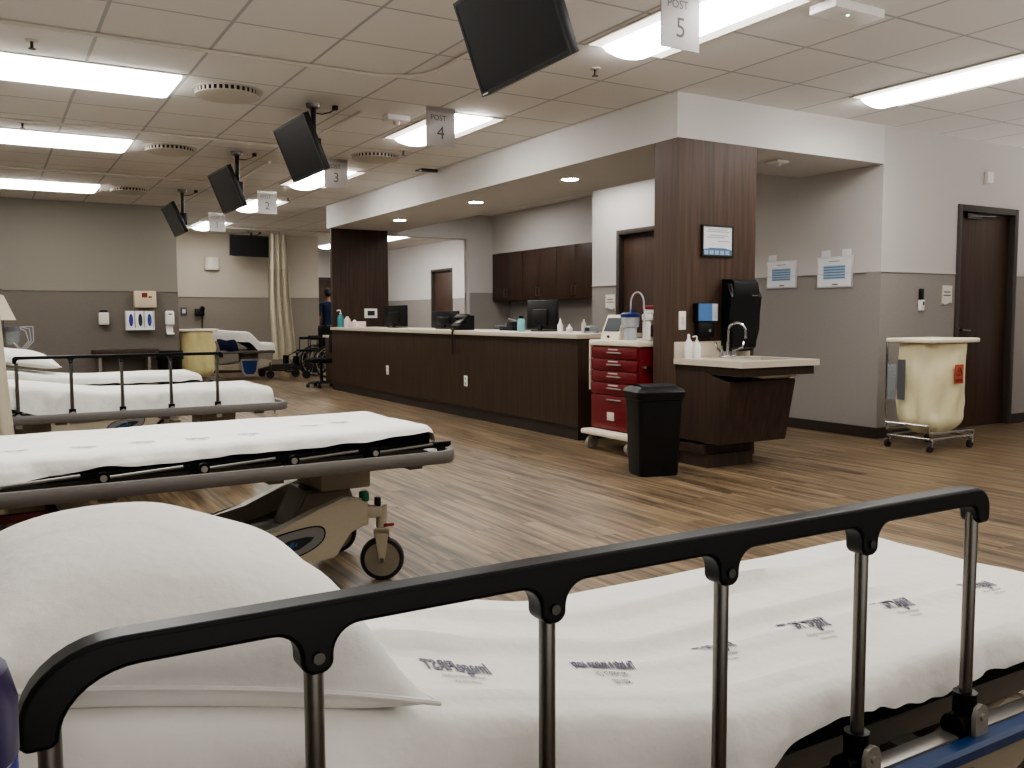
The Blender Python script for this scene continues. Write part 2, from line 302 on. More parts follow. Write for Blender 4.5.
# ------------------------------------------------------------------ ceiling fixtures
def flat_light(x0, x1, y0, y1, label):
    t = thing('ceiling_light', label, 'light', ((x0+x1)/2, (y0+y1)/2, CZ), 0, 'flat panel ceiling lights')
    a, b = (x1-x0)/2, (y1-y0)/2
    f = MB('vent_white')
    for q in ((-a, a, -b, -b+.022), (-a, a, b-.022, b), (-a, -a+.022, -b+.022, b-.022), (a-.022, a, -b+.022, b-.022)): f.box(*q, -.008, -.0005)
    f.build('frame', t)
    e = MB('diffuser'); loft(e, [(rrect(a-.022, b-.022, .01, 2), -.001), (rrect(a-.026, b-.026, .01, 2), -.03), (rrect(a-.06, b-.06, .02, 2), -.045)]); e.build('diffuser', t)
def troffer(x0, x1, y0, y1, label):
    t = thing('ceiling_light', label, 'light', ((x0+x1)/2, (y0+y1)/2, CZ), 0, 'troffer ceiling lights along the aisle')
    a, b = (x1-x0)/2, (y1-y0)/2
    f = MB('vent_white')
    for q in ((-a, a, -b, -b+.016), (-a, a, b-.016, b), (-a, -a+.016, -b+.016, b-.016), (a-.016, a, -b+.016, b-.016)): f.box(*q, -.008, -.0005)
    f.build('frame', t)
    r = MB('reflector_glow')  # side strips emit faintly to look lit by the lens
    for sg in (-1, 1):
        x_in, x_out = sg*a*.60, sg*(a-.016)
        r.box(min(x_in, x_out), max(x_in, x_out), -b+.016, b-.016, -.004, -.001)
    r.build('reflector', t)
    e = MB('lens'); e.grid(lambda u, v: (a*.60*(2*u-1), (b-.02)*(2*v-1), -.004-.05*math.sin(PI*u)**.6), 12, 2); e.build('lens', t)
flat_light(-.02, 1.27, 6.60, 7.25, 'long white panel light in the left ceiling, nearest of the row of three')
flat_light(.0, 1.29, 9.21, 9.84, 'long white panel light in the left ceiling, middle of the row of three')
flat_light(.06, 1.34, 12.5, 13.2, 'long white panel light in the left ceiling, closest to the far wall')
troffer(5.85, 6.46, 3.32, 4.72, 'bright ceiling light over the laundry hamper and right door')
troffer(3.28, 3.90, 3.38, 4.64, 'bright ceiling light behind the hanging number 5 sign')
troffer(3.30, 3.92, 6.70, 7.98, 'bright ceiling light behind the hanging number 4 sign')
troffer(3.30, 3.92, 9.95, 11.43, 'bright ceiling light behind the hanging number 3 sign')
troffer(3.30, 3.92, 13.0, 14.3, 'small bright ceiling light beyond the number 2 sign')
troffer(3.30, 3.92, 16.4, 17.7, 'small distant ceiling light beside the number 1 sign')
troffer(7.2, 7.95, 17.2, 19.2, 'bright ceiling light in the corridor behind the nurse station')
troffer(6.9, 7.5, 19.9, 21.1, 'small ceiling light in the far hallway past the wood pillar')
for x, y, lab in ((5.04, 7.37, 'round recessed downlight in the soffit nearest the wood pillar'), (5.07, 9.39, 'round recessed downlight at the middle of the soffit'), (5.07, 11.65, 'round recessed downlight in the soffit nearest the far pillar')):
    t = thing('downlight', lab, 'light', (x, y, 2.49), 0, 'soffit downlights')
    MB('vent_white').lathe([(.085, -.0005), (.11, -.0005), (.105, -.008), (.085, -.006), (.085, -.0005)], 24, caps=False).build('trim_ring', t)
    MB('downlight_lens').lathe([(0, -.002), (.084, -.002), (.084, -.005), (0, -.006)], 24).build('lens', t)
# ceiling diffusers
def vent(x, y, lab):
    t = thing('air_diffuser', lab, 'air vent', (x, y, CZ), 0, 'round ceiling air diffusers')
    MB('vent_white').lathe([(.0, -.055), (.20, -.05), (.235, -.042), (.235, -.036), (.20, -.036), (.20, -.001), (0, -.001)], 40).build('disc', t)
    r = MB('dark_slot'); r.lathe([(.205, -.036), (.228, -.036), (.228, -.001), (.205, -.001), (.205, -.036)], 40, caps=False); r.build('slot', t)
    f = MB('vent_white')
    for k in range(36):
        a = 2*PI*k/36; f.box(.229, .236, -.008, .008, -.036, -.001, mtx=Matrix.Rotation(a, 4, 'Z'))
    f.lathe([(.236, -.0005), (.258, -.0005), (.255, -.005), (.236, -.008), (.236, -.0005)], 40, caps=False); f.build('vane_ring', t)
vent(1.63, 6.92, 'round white ceiling air diffuser beside the nearest panel light')
vent(1.66, 9.52, 'round white ceiling air diffuser beside the middle panel light')
vent(1.70, 12.8, 'round white ceiling air diffuser beside the farthest panel light')
vent(3.6, 8.9, 'round white ceiling air diffuser behind the number 4 sign light')
def sprinkler(x, y, lab, z=CZ):
    t = thing('sprinkler', lab, 'sprinkler', (x, y, z), 0, 'ceiling sprinkler heads')
    MB('vent_white').lathe([(0, -.0005), (.04, -.0005), (.036, -.008), (0, -.01)], 18).build('plate', t)
    MB('steel_dark').cyl((0, 0, -.008), (0, 0, -.05), .009).lathe([(0, -.05), (.022, -.05), (.022, -.054), (0, -.054)], 12).build('head', t)
sprinkler(.31, 6.26, 'sprinkler head in front of the nearest left panel light')
sprinkler(.34, 8.88, 'sprinkler head in front of the middle left panel light')
sprinkler(3.66, 5.05, 'sprinkler head right of the big black television')
sprinkler(3.73, 8.46, 'sprinkler head beneath the number 4 sign light')
sprinkler(3.75, 12.55, 'sprinkler head right of the third television')
sprinkler(6.35, 8.0, 'sprinkler head over the nurse station near the wood pillar')
sprinkler(6.35, 11.9, 'sprinkler head over the nurse station, farther from the pillar')
def box_device(x, y, z, sx, sy, sz, lab, cat, name, led=False):
    t = thing(name, lab, cat, (x, y, z))
    MB('white_plastic').box(-sx, sx, -sy, sy, -sz, -.0005, .006).build('housing', t)
    if led: MB('green_led').cyl((-.02, -.02, -sz-.002), (-.02, -.02, -sz+.004), .008).build('led', t)
    else: MB('off_white').cyl((0, -.0, -sz-.03), (0, 0, -sz+.002), .025, .035).build('lamp_head', t)
box_device(4.16, 3.38, CZ, .2, .09, .05, 'white ceiling device with a small green light at top edge', 'emergency light', 'emergency_light', True)
box_device(3.05, 7.05, CZ, .1, .06, .05, 'small white ceiling box left of the number 4 sign', 'sensor', 'ceiling_sensor')
box_device(6.05, 5.62, 2.49, .07, .07, .02, 'small ceiling detector under the soffit of the sink alcove', 'smoke detector', 'smoke_detector')
tag(MB('steel_dark').box(4.36, 4.56, 9.37, 9.42, CZ-.035, CZ-.002, .004).box(4.36, 4.56, 9.42, 9.56, CZ-.012, CZ-.002).build('exit_bracket'), 'dark bar bracket on the ceiling beside the white header', 'bracket')
# curtain tracks
def track(pts, lab):
    t = MB('track_white'); P = []
    for i, p in enumerate(pts): P.append((p[0], p[1], CZ-.015))
    t.tube(P, .013, 8)
    tag(t.build('curtain_track'), lab, 'curtain track', 'white ceiling curtain tracks')
def bend(x1, y, r=.35, ylen=1.4):
    pts = [(-.98, y), (0, y), (1, y), (x1-r, y)]
    for k in range(1, 7):
        a = k/6*PI/2; pts.append((x1-r+r*math.sin(a), y-r+r*math.cos(a)))
    pts.append((x1, y-r-ylen)); return pts
track(bend(2.72, 5.90), 'white curved curtain track on the ceiling behind the large television')
track(bend(2.72, 8.75), 'white curved curtain track on the ceiling behind the second television')
track(bend(2.72, 11.5), 'white curved curtain track on the ceiling behind the third television')
track([(2.6, 17.3), (4.0, 17.3), (6.3, 17.3)], 'white straight curtain track on the ceiling above the far bed')

# ------------------------------------------------------------------ televisions
def tv(pos, az, tilt, roll, lab, w=.71, h=.43, pole=True):
    # local frame: +X toward the viewer's right of the screen, +Y out of the back, Z up
    base = thing('television', lab, 'television', (pos[0], pos[1], CZ), 0, 'ceiling televisions over the beds')
    n = Vector((math.cos(az)*math.cos(tilt), math.sin(az)*math.cos(tilt), -math.sin(tilt))); rt = Vector((-math.sin(az), math.cos(az), 0)); up = n.cross(rt)
    r2 = rt*math.cos(roll)+up*math.sin(roll); u2 = up*math.cos(roll)-rt*math.sin(roll)
    M = Matrix((r2, u2, n)).transposed().to_4x4(); M.translation = Vector((0, 0, pos[2]-CZ))
    b = MB('bezel_black'); b.box(-w/2, w/2, -h/2, h/2, -.045, 0, .006, mtx=M); b.box(-w*.3, w*.3, -h*.3, h*.3, -.075, -.044, .01, mtx=M)
    b.box(-w/2, w/2, -h/2, -h/2+.018, 0, .004, mtx=M); b.box(-w/2, w/2, h/2-.014, h/2, 0, .004, mtx=M); b.box(-w/2, -w/2+.014, -h/2+.018, h/2-.014, 0, .004, mtx=M); b.box(w/2-.014, w/2, -h/2+.018, h/2-.014, 0, .004, mtx=M)
    bo = b.build('bezel', base)
    MB('screen_black').box(-w/2+.014, w/2-.014, -h/2+.018, h/2-.014, .0005, .0015, mtx=M).build('screen', base)
    MB('off_white').box(-w/2+.01, -w/2+.055, -h/2+.006, -h/2+.011, .004, .0046, mtx=M).build('logo_mark', bo)
    back = M @ Vector((0, 0, -.075)); away = Vector((-n.x, -n.y, 0)).normalized()
    px = back+away*.06
    m = MB('black_plastic'); m.cyl((px.x, px.y, -.03), (px.x, px.y, px.z-.02), .022); m.box(px.x-.045, px.x+.045, px.y-.05, px.y+.05, px.z-.09, px.z+.07, .008)
    m.cyl(tuple(back-n*.002), (px.x, px.y, px.z), .03); m.build('mount_pole', base)
    MB('steel').lathe([(.0, -.0005), (.06, -.0005), (.055, -.03), (.03, -.04), (0, -.04)], 18, Matrix.Translation((px.x, px.y, 0))).build('ceiling_plate', base)
    c = MB('black_matte'); c.tube([(px.x+.02, px.y, -.07), (px.x+.07, px.y-.01, -.075), (px.x+.13, px.y-.02, -.055), (px.x+.17, px.y-.03, -.03)], .005, 6); c.box(px.x+.15, px.x+.19, px.y-.05, px.y-.01, -.035, -.002, .004); c.build('cable', base)
tv((1.986, 3.373, 2.382), math.radians(181.995), math.radians(19.76), math.radians(2.28), 'large black television hanging at the top of the view, nearest one')
tv((2.183, 6.996, 2.46), math.radians(-178.1), math.radians(21.8), .014, 'black television hanging beside the number 3 sign, second nearest', .736, .442)
tv((2.16, 9.398, 2.429), math.radians(183.2), math.radians(21.9), .016, 'black television hanging beside the number 2 sign, third nearest', .709, .425)
tv((2.185, 12.499, 2.421), math.radians(181.2), math.radians(24.3), .019, 'small narrow-looking black television hanging by the far wall corner', .693, .416)
tv((4.60, 17.9, 2.535), math.radians(-100), math.radians(6), -.03, 'black television facing forward over the far bed by the curtain', .85, .42)

# ------------------------------------------------------------------ hanging bay signs
def sign(x, y, num, lab, w=.26, h=.275, top=CZ-.03):
    t = thing('bay_sign', lab, 'sign', (x, y, CZ), 0, 'hanging bay number signs')
    p = MB('sign_grey'); p.box(-w/2, w/2, -.003, .003, -h-.03, -.03); p.build('panel', t)
    c = MB('alu_silver'); c.box(-w/2, w/2, -.008, .008, -.034, -.0005); c.build('clip_rail', t)
    x_ = MB('sign_ink')
    x_.text('POST', .06, lambda a, b: (a-.02, -.0045, -.10+b)); x_.text(num, .145, lambda a, b: (a, -.0045, -.245+b)); x_.build('lettering', t)
sign(3.175, 3.63, '5', 'hanging acrylic sign with number 5 in front of the nearest aisle light')
sign(3.255, 6.63, '4', 'hanging grey sign with number 4 in front of an aisle light')
sign(3.31, 9.3, '3', 'hanging grey sign with number 3 beside a television')
sign(3.33, 12.1, '2', 'small hanging grey sign with number 2 behind a television')
sign(3.30, 15.0, '1', 'smallest hanging sign, number 1, near the far wall')

# ------------------------------------------------------------------ nurse station
def at(o, loc): o.location = loc; return o
t = thing('nurse_counter', 'long dark wood nurse station counter with a pale stone top', 'counter', (4.6, 10, 0))
def L(x, y): return x-4.6, y-10
k = MB('wood_dark'); k.box(0, .60, -3.4, 3.23, .12, .93); k.build('front_panel', t)
MB('baseboard').box(.015, .58, -3.385, 3.23, 0, .12).build('toe_kick', t)
MB('countertop').box(-.03, .72, -3.43, 3.245, .93, .975, .005).build('countertop', t)
for y, z, lab in ((11.55, .385, 'white outlet plate on the counter front, farther from the red cart'), (9.19, .379, 'white outlet plate on the counter front, closer to the red cart')):
    o = thing('outlet_plate', lab, 'outlet', (4.6, y*.956, z*1.09)); MB('white_plastic').box(-.008, -.0005, -.04, .04, -.06, .06, .003).build('plate', o)
    MB('grey_plastic').box(-.0095, -.008, -.012, .012, .015, .04).box(-.0095, -.008, -.012, .012, -.04, -.015).build('socket', o)
# upper cabinets
for i in range(3):
    y1 = 13.24-i*.985; y0 = y1-.98
    t = thing('wall_cabinet', ['dark wood wall cabinet in the corner of the nurse station', 'middle dark wood wall cabinet behind the nurse station', 'dark wood wall cabinet nearest the pillar behind the nurse station'][i], 'cabinet', (7.8, (y0+y1)/2, 1.39), 0, 'dark wood wall cabinets')
    h = (y1-y0)/2
    MB('wood_dark').box(-.32, -.001, -h, h, 0, .785).build('carcass', t)
    for sg in (-1, 1):
        a, b = sorted((sg*.003, sg*(h-.002)))
        d = MB('wood_door').box(-.342, -.321, a, b, .002, .783, .002).build('door', t)
        MB('steel').tube([(-.342, sg*.05, .06), (-.37, sg*.05, .06), (-.37, sg*.05, .19), (-.342, sg*.05, .19)], .006, 6).build('handle', d)
t = thing('back_counter', 'low dark work counter under the wall cabinets', 'counter', (7.48, 11.5, 0))
MB('wood_dark').box(-.25, .31, -1.75, 1.7, 0, .72).build('carcass', t); MB('countertop').box(-.29, .31, -1.76, 1.73, .72, .76, .004).build('countertop', t)
t = thing('side_desk', 'small wood desk with pale top beyond the far pillar', 'desk', (5.25, 14.25, 0))
MB('wood_dark').box(-.25, .45, -.55, .5, .02, .78).build('carcass', t); MB('countertop').box(-.28, .5, -.6, .55, .78, .82, .004).build('desktop', t)
t = thing('office_chair', 'black office chair with casters showing beyond the counter end', 'chair', (4.78, 13.62, 0))
# (stands between the counter end and the side desk)
b = MB('black_plastic')
for k in range(5):
    a = 2*PI*k/5+PI*.95; b.tube([(0, 0, .09), (.22*math.cos(a), .22*math.sin(a), .065)], [.025, .016])
b.cyl((0, 0, .08), (0, 0, .40), .025); b.build('base', t)
for k in range(5):
    a = 2*PI*k/5+PI*.95; MB('black_matte').cyl((.22*math.cos(a)-.02, .22*math.sin(a), .028), (.22*math.cos(a)+.02, .22*math.sin(a), .028), .028).build('caster', t)
t.location = (4.40, 13.98, 0); 
MB('vinyl_black').box(-.22, .22, -.22, .22, .40, .47, .03).build('seat', t); MB('vinyl_black').box(.2, .25, -.2, .2, .54, .84, .02).build('backrest', t); MB('black_plastic').tube([(.12, 0, .42), (.24, 0, .44), (.255, 0, .6)], .02).build('back_support', t)
t.location = (4.62, 13.85, 0)

# things on the counter
CT = .975
def lathe_thing(name, lab, cat, loc, prof, mat, group=None, parts=()):
    t = thing(name, lab, cat, loc, 0, group); MB(mat).lathe(prof, 18).build('body', t)
    for n, m, p in parts: MB(m).lathe(p, 14).build(n, t)
    return t
def pump_bottle(loc, lab, mat, s=1, body=None):
    t = thing('pump_bottle', lab, 'bottle', loc)
    MB(mat).lathe([(0, 0), (.033*s, 0), (.036*s, .01*s), (.036*s, .11*s), (.026*s, .135*s), (.012*s, .145*s), (.012*s, .155*s), (0, .155*s)], 18).build('body', t)
    MB('white_plastic').cyl((0, 0, .15*s), (0, 0, .195*s), .006*s).cyl((0, 0, .155*s), (0, 0, .165*s), .014*s).tube([(0, 0, .195*s), (-.015*s, 0, .2*s), (-.045*s, 0, .193*s)], .007*s, 8).build('pump', t)
    return t
pump_bottle((4.70, 13.12, CT), 'teal sanitizer bottle with white pump by the far pillar', 'teal', 1.3)
MB('clear_plastic').lathe([(0, .0), (.0485, .0), (.0485, .06), (0, .06)], 18)
lathe_thing('lotion_bottle', 'white lotion bottle right of the teal sanitizer on the counter', 'bottle', (4.70, 12.83, CT), [(0, 0), (.045, 0), (.05, .02), (.05, .11), (.03, .14), (.02, .145), (.02, .165), (0, .165)], 'pinkish')
t = thing('tissue_box', 'pale pink tissue box at the far end of the counter', 'tissue box', (4.70, 12.52, CT)); MB('pinkish').box(-.06, .06, -.11, .11, 0, .085, .004).build('carton', t); MB('paper').grid(lambda u, v: (.03*(2*u-1), .05*(2*v-1)*(1-.3*u), .085+.03*math.sin(PI*u)*math.sin(PI*v)+.0005), 8, 8).build('tissue', t)
t = thing('card_box', 'small pale box right of the pink tissue box', 'box', (4.70, 12.25, CT)); MB('pinkish').box(-.05, .05, -.06, .06, 0, .09, .003).build('carton', t); MB('paper').box(-.052, -.05, -.04, .04, .02, .07).build('sticker', t)
# controller on far pillar
t = thing('wall_controller', 'small white wall controller with dark screen on the far pillar', 'controller', (5.24, 13.25, 1.185)); MB('white_plastic').box(-.105, .105, -.03, -.001, -.075, .075, .006).build('plate', t); MB('badge_dark').box(-.06, .06, -.032, -.03, -.035, .04).build('screen', t)
def monitor(y, w, h, lab, rz=0, zc=.16, x=5.08):
    t = thing('computer_monitor', lab, 'monitor', (x, y, CT), rz, 'black monitors on the nurse counter')
    MB('black_plastic').box(-.03, .015, -w/2, w/2, .02, .02+h, .008).box(-.05, -.03, -w*.25, w*.25, .06, h*.75, .01).build('case', t)
    MB('screen_black').box(.015, .017, -w/2+.015, w/2-.015, .035, .005+h).build('screen', t)
    MB('black_matte').box(-.09, .12, -.11, .11, 0, .012, .004).box(-.05, -.03, -.03, .03, .01, .1).build('stand', t)
monitor(11.85, .62, .30, 'black monitor back closest to the far pillar', .1)
monitor(10.25, .60, .21, 'low black monitor left of the desk phone', .12)
monitor(7.93, .56, .31, 'large black monitor back near the middle of the counter', .0)
t = thing('desk_phone', 'black desk phone with cord hanging over the counter front', 'phone', (4.80, 9.25, CT))
b = MB('black_plastic'); b.prism([(-.10, 0), (.10, 0), (.10, .17), (.05, .17), (-.10, .05)], 'y', -.12, .12, .008); b.build('base', t)
b = MB('black_plastic'); R = Matrix.Translation((-.02, 0, .155)) @ Matrix.Rotation(-.6, 4, 'Y')
b.box(-.03, .03, -.17, .10, -.005, .025, .01, mtx=R).box(-.035, .035, -.19, -.12, -.03, .02, .012, mtx=R).box(-.035, .035, .07, .12, -.03, .02, .012, mtx=R); b.build('handset', t)
MB('alu_silver').box(-.05, .02, -.09, .0, .118, .122, mtx=Matrix.Rotation(-.55, 4, 'Y') @ Matrix.Translation((0.02, 0, .0))).build('display', t)
MB('black_matte').tube([(-.10, .05, .02), (-.19, -.12, .016), (-.235, -.22, .008), (-.247, -.22, -.02), (-.247, -.22, -.06), (-.247, -.225, -.26), (-.247, -.232, -.27), (-.247, -.24, -.25), (-.247, -.24, -.02), (-.235, -.24, .008), (-.12, .0, .018)], .007, 6).build('cord', t)
t = thing('desk_chair_back', 'grey rounded chair backrest rising behind the counter right of the phone', 'chair', (5.75, 9.8, 0), .15)
MB('chair_grey').box(-.04, .03, -.27, .27, .66, 1.02, .03).build('backrest', t); MB('chair_grey').box(0, .46, -.24, .24, .42, .5, .03).build('seat', t); MB('black_plastic').cyl((.23, 0, .06), (.23, 0, .42), .03).tube([(.23, 0, .4), (-.0, 0, .42), (-.01, 0, .7)], .02).build('stem', t)
b = MB('black_plastic')
for k in range(5): b.tube([(.23, 0, .09), (.23+.26*math.cos(k*1.2566), .26*math.sin(k*1.2566), .03)], [.025, .03])
b.build('foot_star', t)
t = thing('desk_organizer', 'dark low desk organizer left of the aqua bottle', 'organizer', (5.0, 8.45, CT)); MB('black_matte').box(-.08, .08, -.14, .14, 0, .05, .006).box(-.08, .0, -.14, -.02, .05, .10, .006).build('tray', t); MB('grey_plastic').tube([(0, -.1, .1), (.0, .05, .13), (0, .12, .06)], .012).build('stapler', t)
lathe_thing('water_bottle', 'aqua water bottle with black cap on the counter', 'bottle', (4.82, 7.95, CT), [(0, 0), (.038, 0), (.042, .01), (.042, .115), (.03, .135), (0, .135)], 'aqua', None, [('cap', 'black_plastic', [(0, .135), (.024, .135), (.026, .165), (0, .17)])])
for y, z, lab in ((7.26, .14, 'taller small white dropper bottle right of the large monitor'), (7.10, .085, 'shorter small white dropper bottle right of the large monitor')):
    lathe_thing('dropper_bottle', lab, 'bottle', (4.85, y, CT), [(0, 0), (.028, 0), (.03, z*.5), (.014, z*.7), (.004, z), (0, z)], 'white_plastic')
t = thing('tape_dispenser', 'small grey dispenser with clear bottle at the counter end', 'dispenser', (4.85, 6.78, CT)); MB('glass_tint').box(-.05, .05, -.10, .02, 0, .07, .01).build('base', t); MB('off_white').cyl((-.02, .05, 0), (-.02, .05, .10), .022).cyl((-.02, .05, .1), (-.02, .05, .13), .01).build('bottle', t); MB('black_plastic').box(-.056, -.05, -.08, -.02, .025, .05).build('window_slot', t)
tag(MB('paper').box(4.66, 4.9, 8.15, 8.45, CT+.0005, CT+.003, mtx=None).build('paper_sheet'), 'white papers lying flat on the counter beside the aqua bottle', 'paper')
t = thing('sheet_holder', 'clear slanted acrylic holder at the near end of the counter', 'holder', (5.0, 6.68, CT)); MB('glass_tint').prism([(-.15, 0), (.25, 0), (.25, .10), (.2, .10)], 'y', -.05, .04).build('holder', t); MB('paper').box(-.05, .2, -.052, -.0505, .005, .03).build('insert', t)

# ------------------------------------------------------------------ red supply cart
t = thing('supply_cart', 'red medical supply cart with drawers between counter and wood pillar', 'cart', (4.78, 5.91, 0))
X0, X1, Y0, Y1 = -.29, .25, -.32, .32
MB('cart_red').box(X0+.012, X1, Y0, Y1, .17, .885, .004).build('body', t)
MB('cream').box(X0-.02, X1+.02, Y0-.02, Y1+.02, .886, .935, .012).build('top_tray', t)
MB('cream').box(X0-.10, X1+.03, Y0-.03, Y1+.03, .125, .17, .015).build('base_bumper', t)
zs = [.875, .775, .675, .575, .47, .18]
for i in range(5):
    d = MB('cart_red').box(X0-.012, X0+.011, Y0+.01, Y1-.01, zs[i+1]+.005, zs[i]-.003, .004).build('drawer', t)
    zh = zs[i]-.045 if i < 4 else .435
    MB('alu_silver').box(X0-.03, X0-.0125, -.03-.085, -.03+.085+.02, zh-.006, zh+.006, .003).build('handle', d)
    if i == 3 or i < 3: MB('off_white').box(X0-.0135, X0-.0121, -.06, .07, zh+.022, zh+.032).build('label_strip', d)
    if i == 4: MB('off_white').box(X0-.02, X0-.0121, -.02, .075, .26, .33, .003).box(X0-.022, X0-.02, -.005, .06, .275, .315).build('lock_plate', d)
MB('cream').box(X0+.0, X1-.1, Y1+.025, Y1+.045, .50, .90, .006).build('back_board', t)
MB('chrome').tube([(X0+.05, Y0, .72), (X0+.05, Y0-.03, .72), (X0+.30, Y0-.03, .72), (X0+.30, Y0, .72)], .012).build('push_handle', t)
for x in (X0-.04, X1-.06):
    for y in (Y0+.05, Y1-.06):
        q = MB('grey_plastic').box(x-.02, x+.02, y-.03, y+.03, .085, .124, .005).build('caster', t)
        MB('wheel_grey').cyl((x, y-.018, .055), (x, y+.018, .055), .055, seg=20).build('wheel', q)
# on the cart (top z .935)
TZ = .935
t = thing('defibrillator', 'cream monitor with dark slanted screen on the red cart', 'medical monitor', (4.60, 6.05, TZ), .15)
MB('cream').prism([(-.06, 0), (.13, 0), (.13, .20), (.03, .21), (-.05, .05)], 'y', -.11, .12, .01).build('case', t)
R = Matrix(((0.447, 0, -.894, -.0135), (0, 1, 0, 0), (.894, 0, .447, .128), (0, 0, 0, 1)))
MB('badge_dark').box(-.062, .062, -.085, .09, 0, .004, mtx=R).build('screen', t); MB('black_plastic').cyl((-.062, .02, .025), (-.055, .02, .028), .014).build('knob', t)
t = thing('suction_canister', 'clear suction canister with blue lid and looping tube on the red cart', 'canister', (4.60, 5.84, TZ))
MB('clear_plastic').lathe([(.0, 0), (.062, 0), (.068, .12), (.085, .13), (.092, .22), (0, .22)], 24).build('jar', t)
MB('blue_lid').lathe([(0, .22), (.095, .22), (.098, .25), (.07, .265), (0, .27)], 24).cyl((0, -.04, .265), (0, -.04, .30), .02).build('lid', t)
tp = []
for k in range(15):
    a = PI*k/14; tp.append((.02, .02-.10+.10*math.cos(a), .33+.13*math.sin(a)**.8))
MB('clear_plastic').tube([(.02, .02, .265)]+tp+[(.02, -.20, .20)], .0085, 8).build('tube', t)
t.scale = (.86, .86, .86)
t = thing('suction_pump', 'white and black pump with red cap at the back of the red cart', 'pump', (4.72, 5.68, TZ))
MB('white_plastic').box(-.07, .08, -.04, .07, 0, .16, .012).box(-.08, .08, -.08, .07, .16, .22, .015).build('case', t); MB('black_plastic').box(-.075, .06, -.09, -.042, .03, .13, .01).build('motor', t); MB('red_plastic').box(-.08, .08, -.10, .06, .255, .285, .006).build('cap', t); MB('white_plastic').box(-.07, .07, -.09, .05, .22, .255, .006).build('neck', t)

# ------------------------------------------------------------------ waste bin (rounded rectangular, tapered)
t = thing('trash_can', 'tall black plastic trash can beside the hand-washing sink', 'trash can', (4.10, 4.93, 0), -.25)
b = MB('black_plastic'); loft(b, [(rrect(.145, .115, .035), 0), (rrect(.15, .12, .035), .02), (rrect(.17, .138, .04), .54), (rrect(.178, .145, .04), .545), (rrect(.178, .145, .04), .565)]); b.build('bin', t)
b = MB('black_plastic'); loft(b, [(rrect(.186, .152, .045), .566), (rrect(.19, .157, .045), .60), (rrect(.175, .14, .045), .622), (rrect(.14, .11, .04), .638)])
b.build('lid', t)
MB('black_matte').grid(lambda u, v: (.135*(2*u-1), .104*(2*v-1), .6388+.014*math.sin(PI*v)), 6, 10).build('swing_flap', t)

# ------------------------------------------------------------------ sink unit
t = thing('sink_counter', 'wall-hung hand-washing sink counter with dark wood apron on pillar', 'sink', (4.985, 5.244, 0))
# local: x -.425..+.40, y 0..-.72 (toward the camera)
b = MB('countertop'); b.box(-.43, .365, -.725, -.60, .765, .81).box(-.43, .365, -.20, -.001, .765, .81).box(-.43, -.12, -.60, -.20, .765, .81).box(.30, .365, -.60, -.20, .765, .81); b.build('countertop', t)
MB('countertop').box(-.43, .365, -.022, -.001, .811, .935, .003).build('backsplash', t)
bw = MB('cream'); loft(bw, [(rrect(.16, .15, .06), .66), (rrect(.20, .19, .06), .68), (rrect(.208, .198, .06), .764)]); ob = bw.build('basin', t); ob.location = (.09, -.40, 0)
MB('wood_dark').box(-.40, .345, -.69, -.001, .70, .764).build('apron', t)
b = MB('wood_dark'); b.prism([(-.001, .19), (-.47, .195), (-.56, .655), (-.30, .72), (-.001, .72)], 'x', -.405, -.385); b.build('side_panel', t)
b = MB('wood_dark'); b.prism([(-.001, .19), (-.47, .195), (-.56, .655), (-.30, .69), (-.001, .69)], 'x', .25, .27); b.build('side_panel', t)
b = MB('wood_dark'); b.prism([(-.30, .185), (-.49, .19), (-.58, .655), (-.56, .66), (-.468, .22), (-.30, .215)], 'x', -.407, .272); b.build('front_panel', t)
b = MB('wood_dark'); b.box(-.42, .42, -.03, -.001, 0, .2); b.box(-.41, .10, -.32, -.03, .1, .17); b.build('back_panel', t)
MB('black_matte').box(-.38, .25, -.42, -.05, .60, .655).build('pipe_cover', t)
# plinth
MB('wood_dark').box(-.40, .06, -.36, -.031, .0, .099).build('plinth', t)
# gooseneck faucet: top-level fixture on the counter
f = thing('faucet', 'chrome gooseneck faucet with wrist-blade handles on the sink', 'faucet', (4.985+.0, 5.244-.14, .81))
b = MB('chrome'); b.box(-.075, .075, -.025, .025, 0.0005, .016, .006).cyl((0, 0, .014), (0, 0, .05), .018)
tp = [(0, 0, .04), (0, 0, .20)]+[(.055*(1-math.cos(PI*k/10))*.8, -.055*(1-math.cos(PI*k/10))*.9, .20+.07*math.sin(PI*k/10)) for k in range(1, 11)]+[(.088, -.099, .165)]
b.tube(tp, .0105, 10); b.cyl((.088, -.099, .168), (.088, -.099, .148), .013); b.build('spout', f)
for sg in (-1, 1):
    MB('chrome').cyl((sg*.065, 0, .014), (sg*.065, 0, .055), .016, .013).tube([(sg*.065, 0, .05), (sg*.09, -.01, .055), (sg*.135, -.02, .075), (sg*.15, -.02, .12)], [.010, .010, .011, .009], 8).build('handle', f)
pump_bottle((4.66, 5.10, .81), 'white lotion pump bottle left on the sink counter', 'white_plastic', .86)
t = lathe_thing('spray_bottle', 'white tapered bottle at the left end of the sink counter', 'bottle', (4.605, 5.13, .81), [(0, 0), (.028, 0), (.031, .01), (.031, .11), (.018, .14), (.012, .15), (.010, .185), (0, .19)], 'white_plastic')
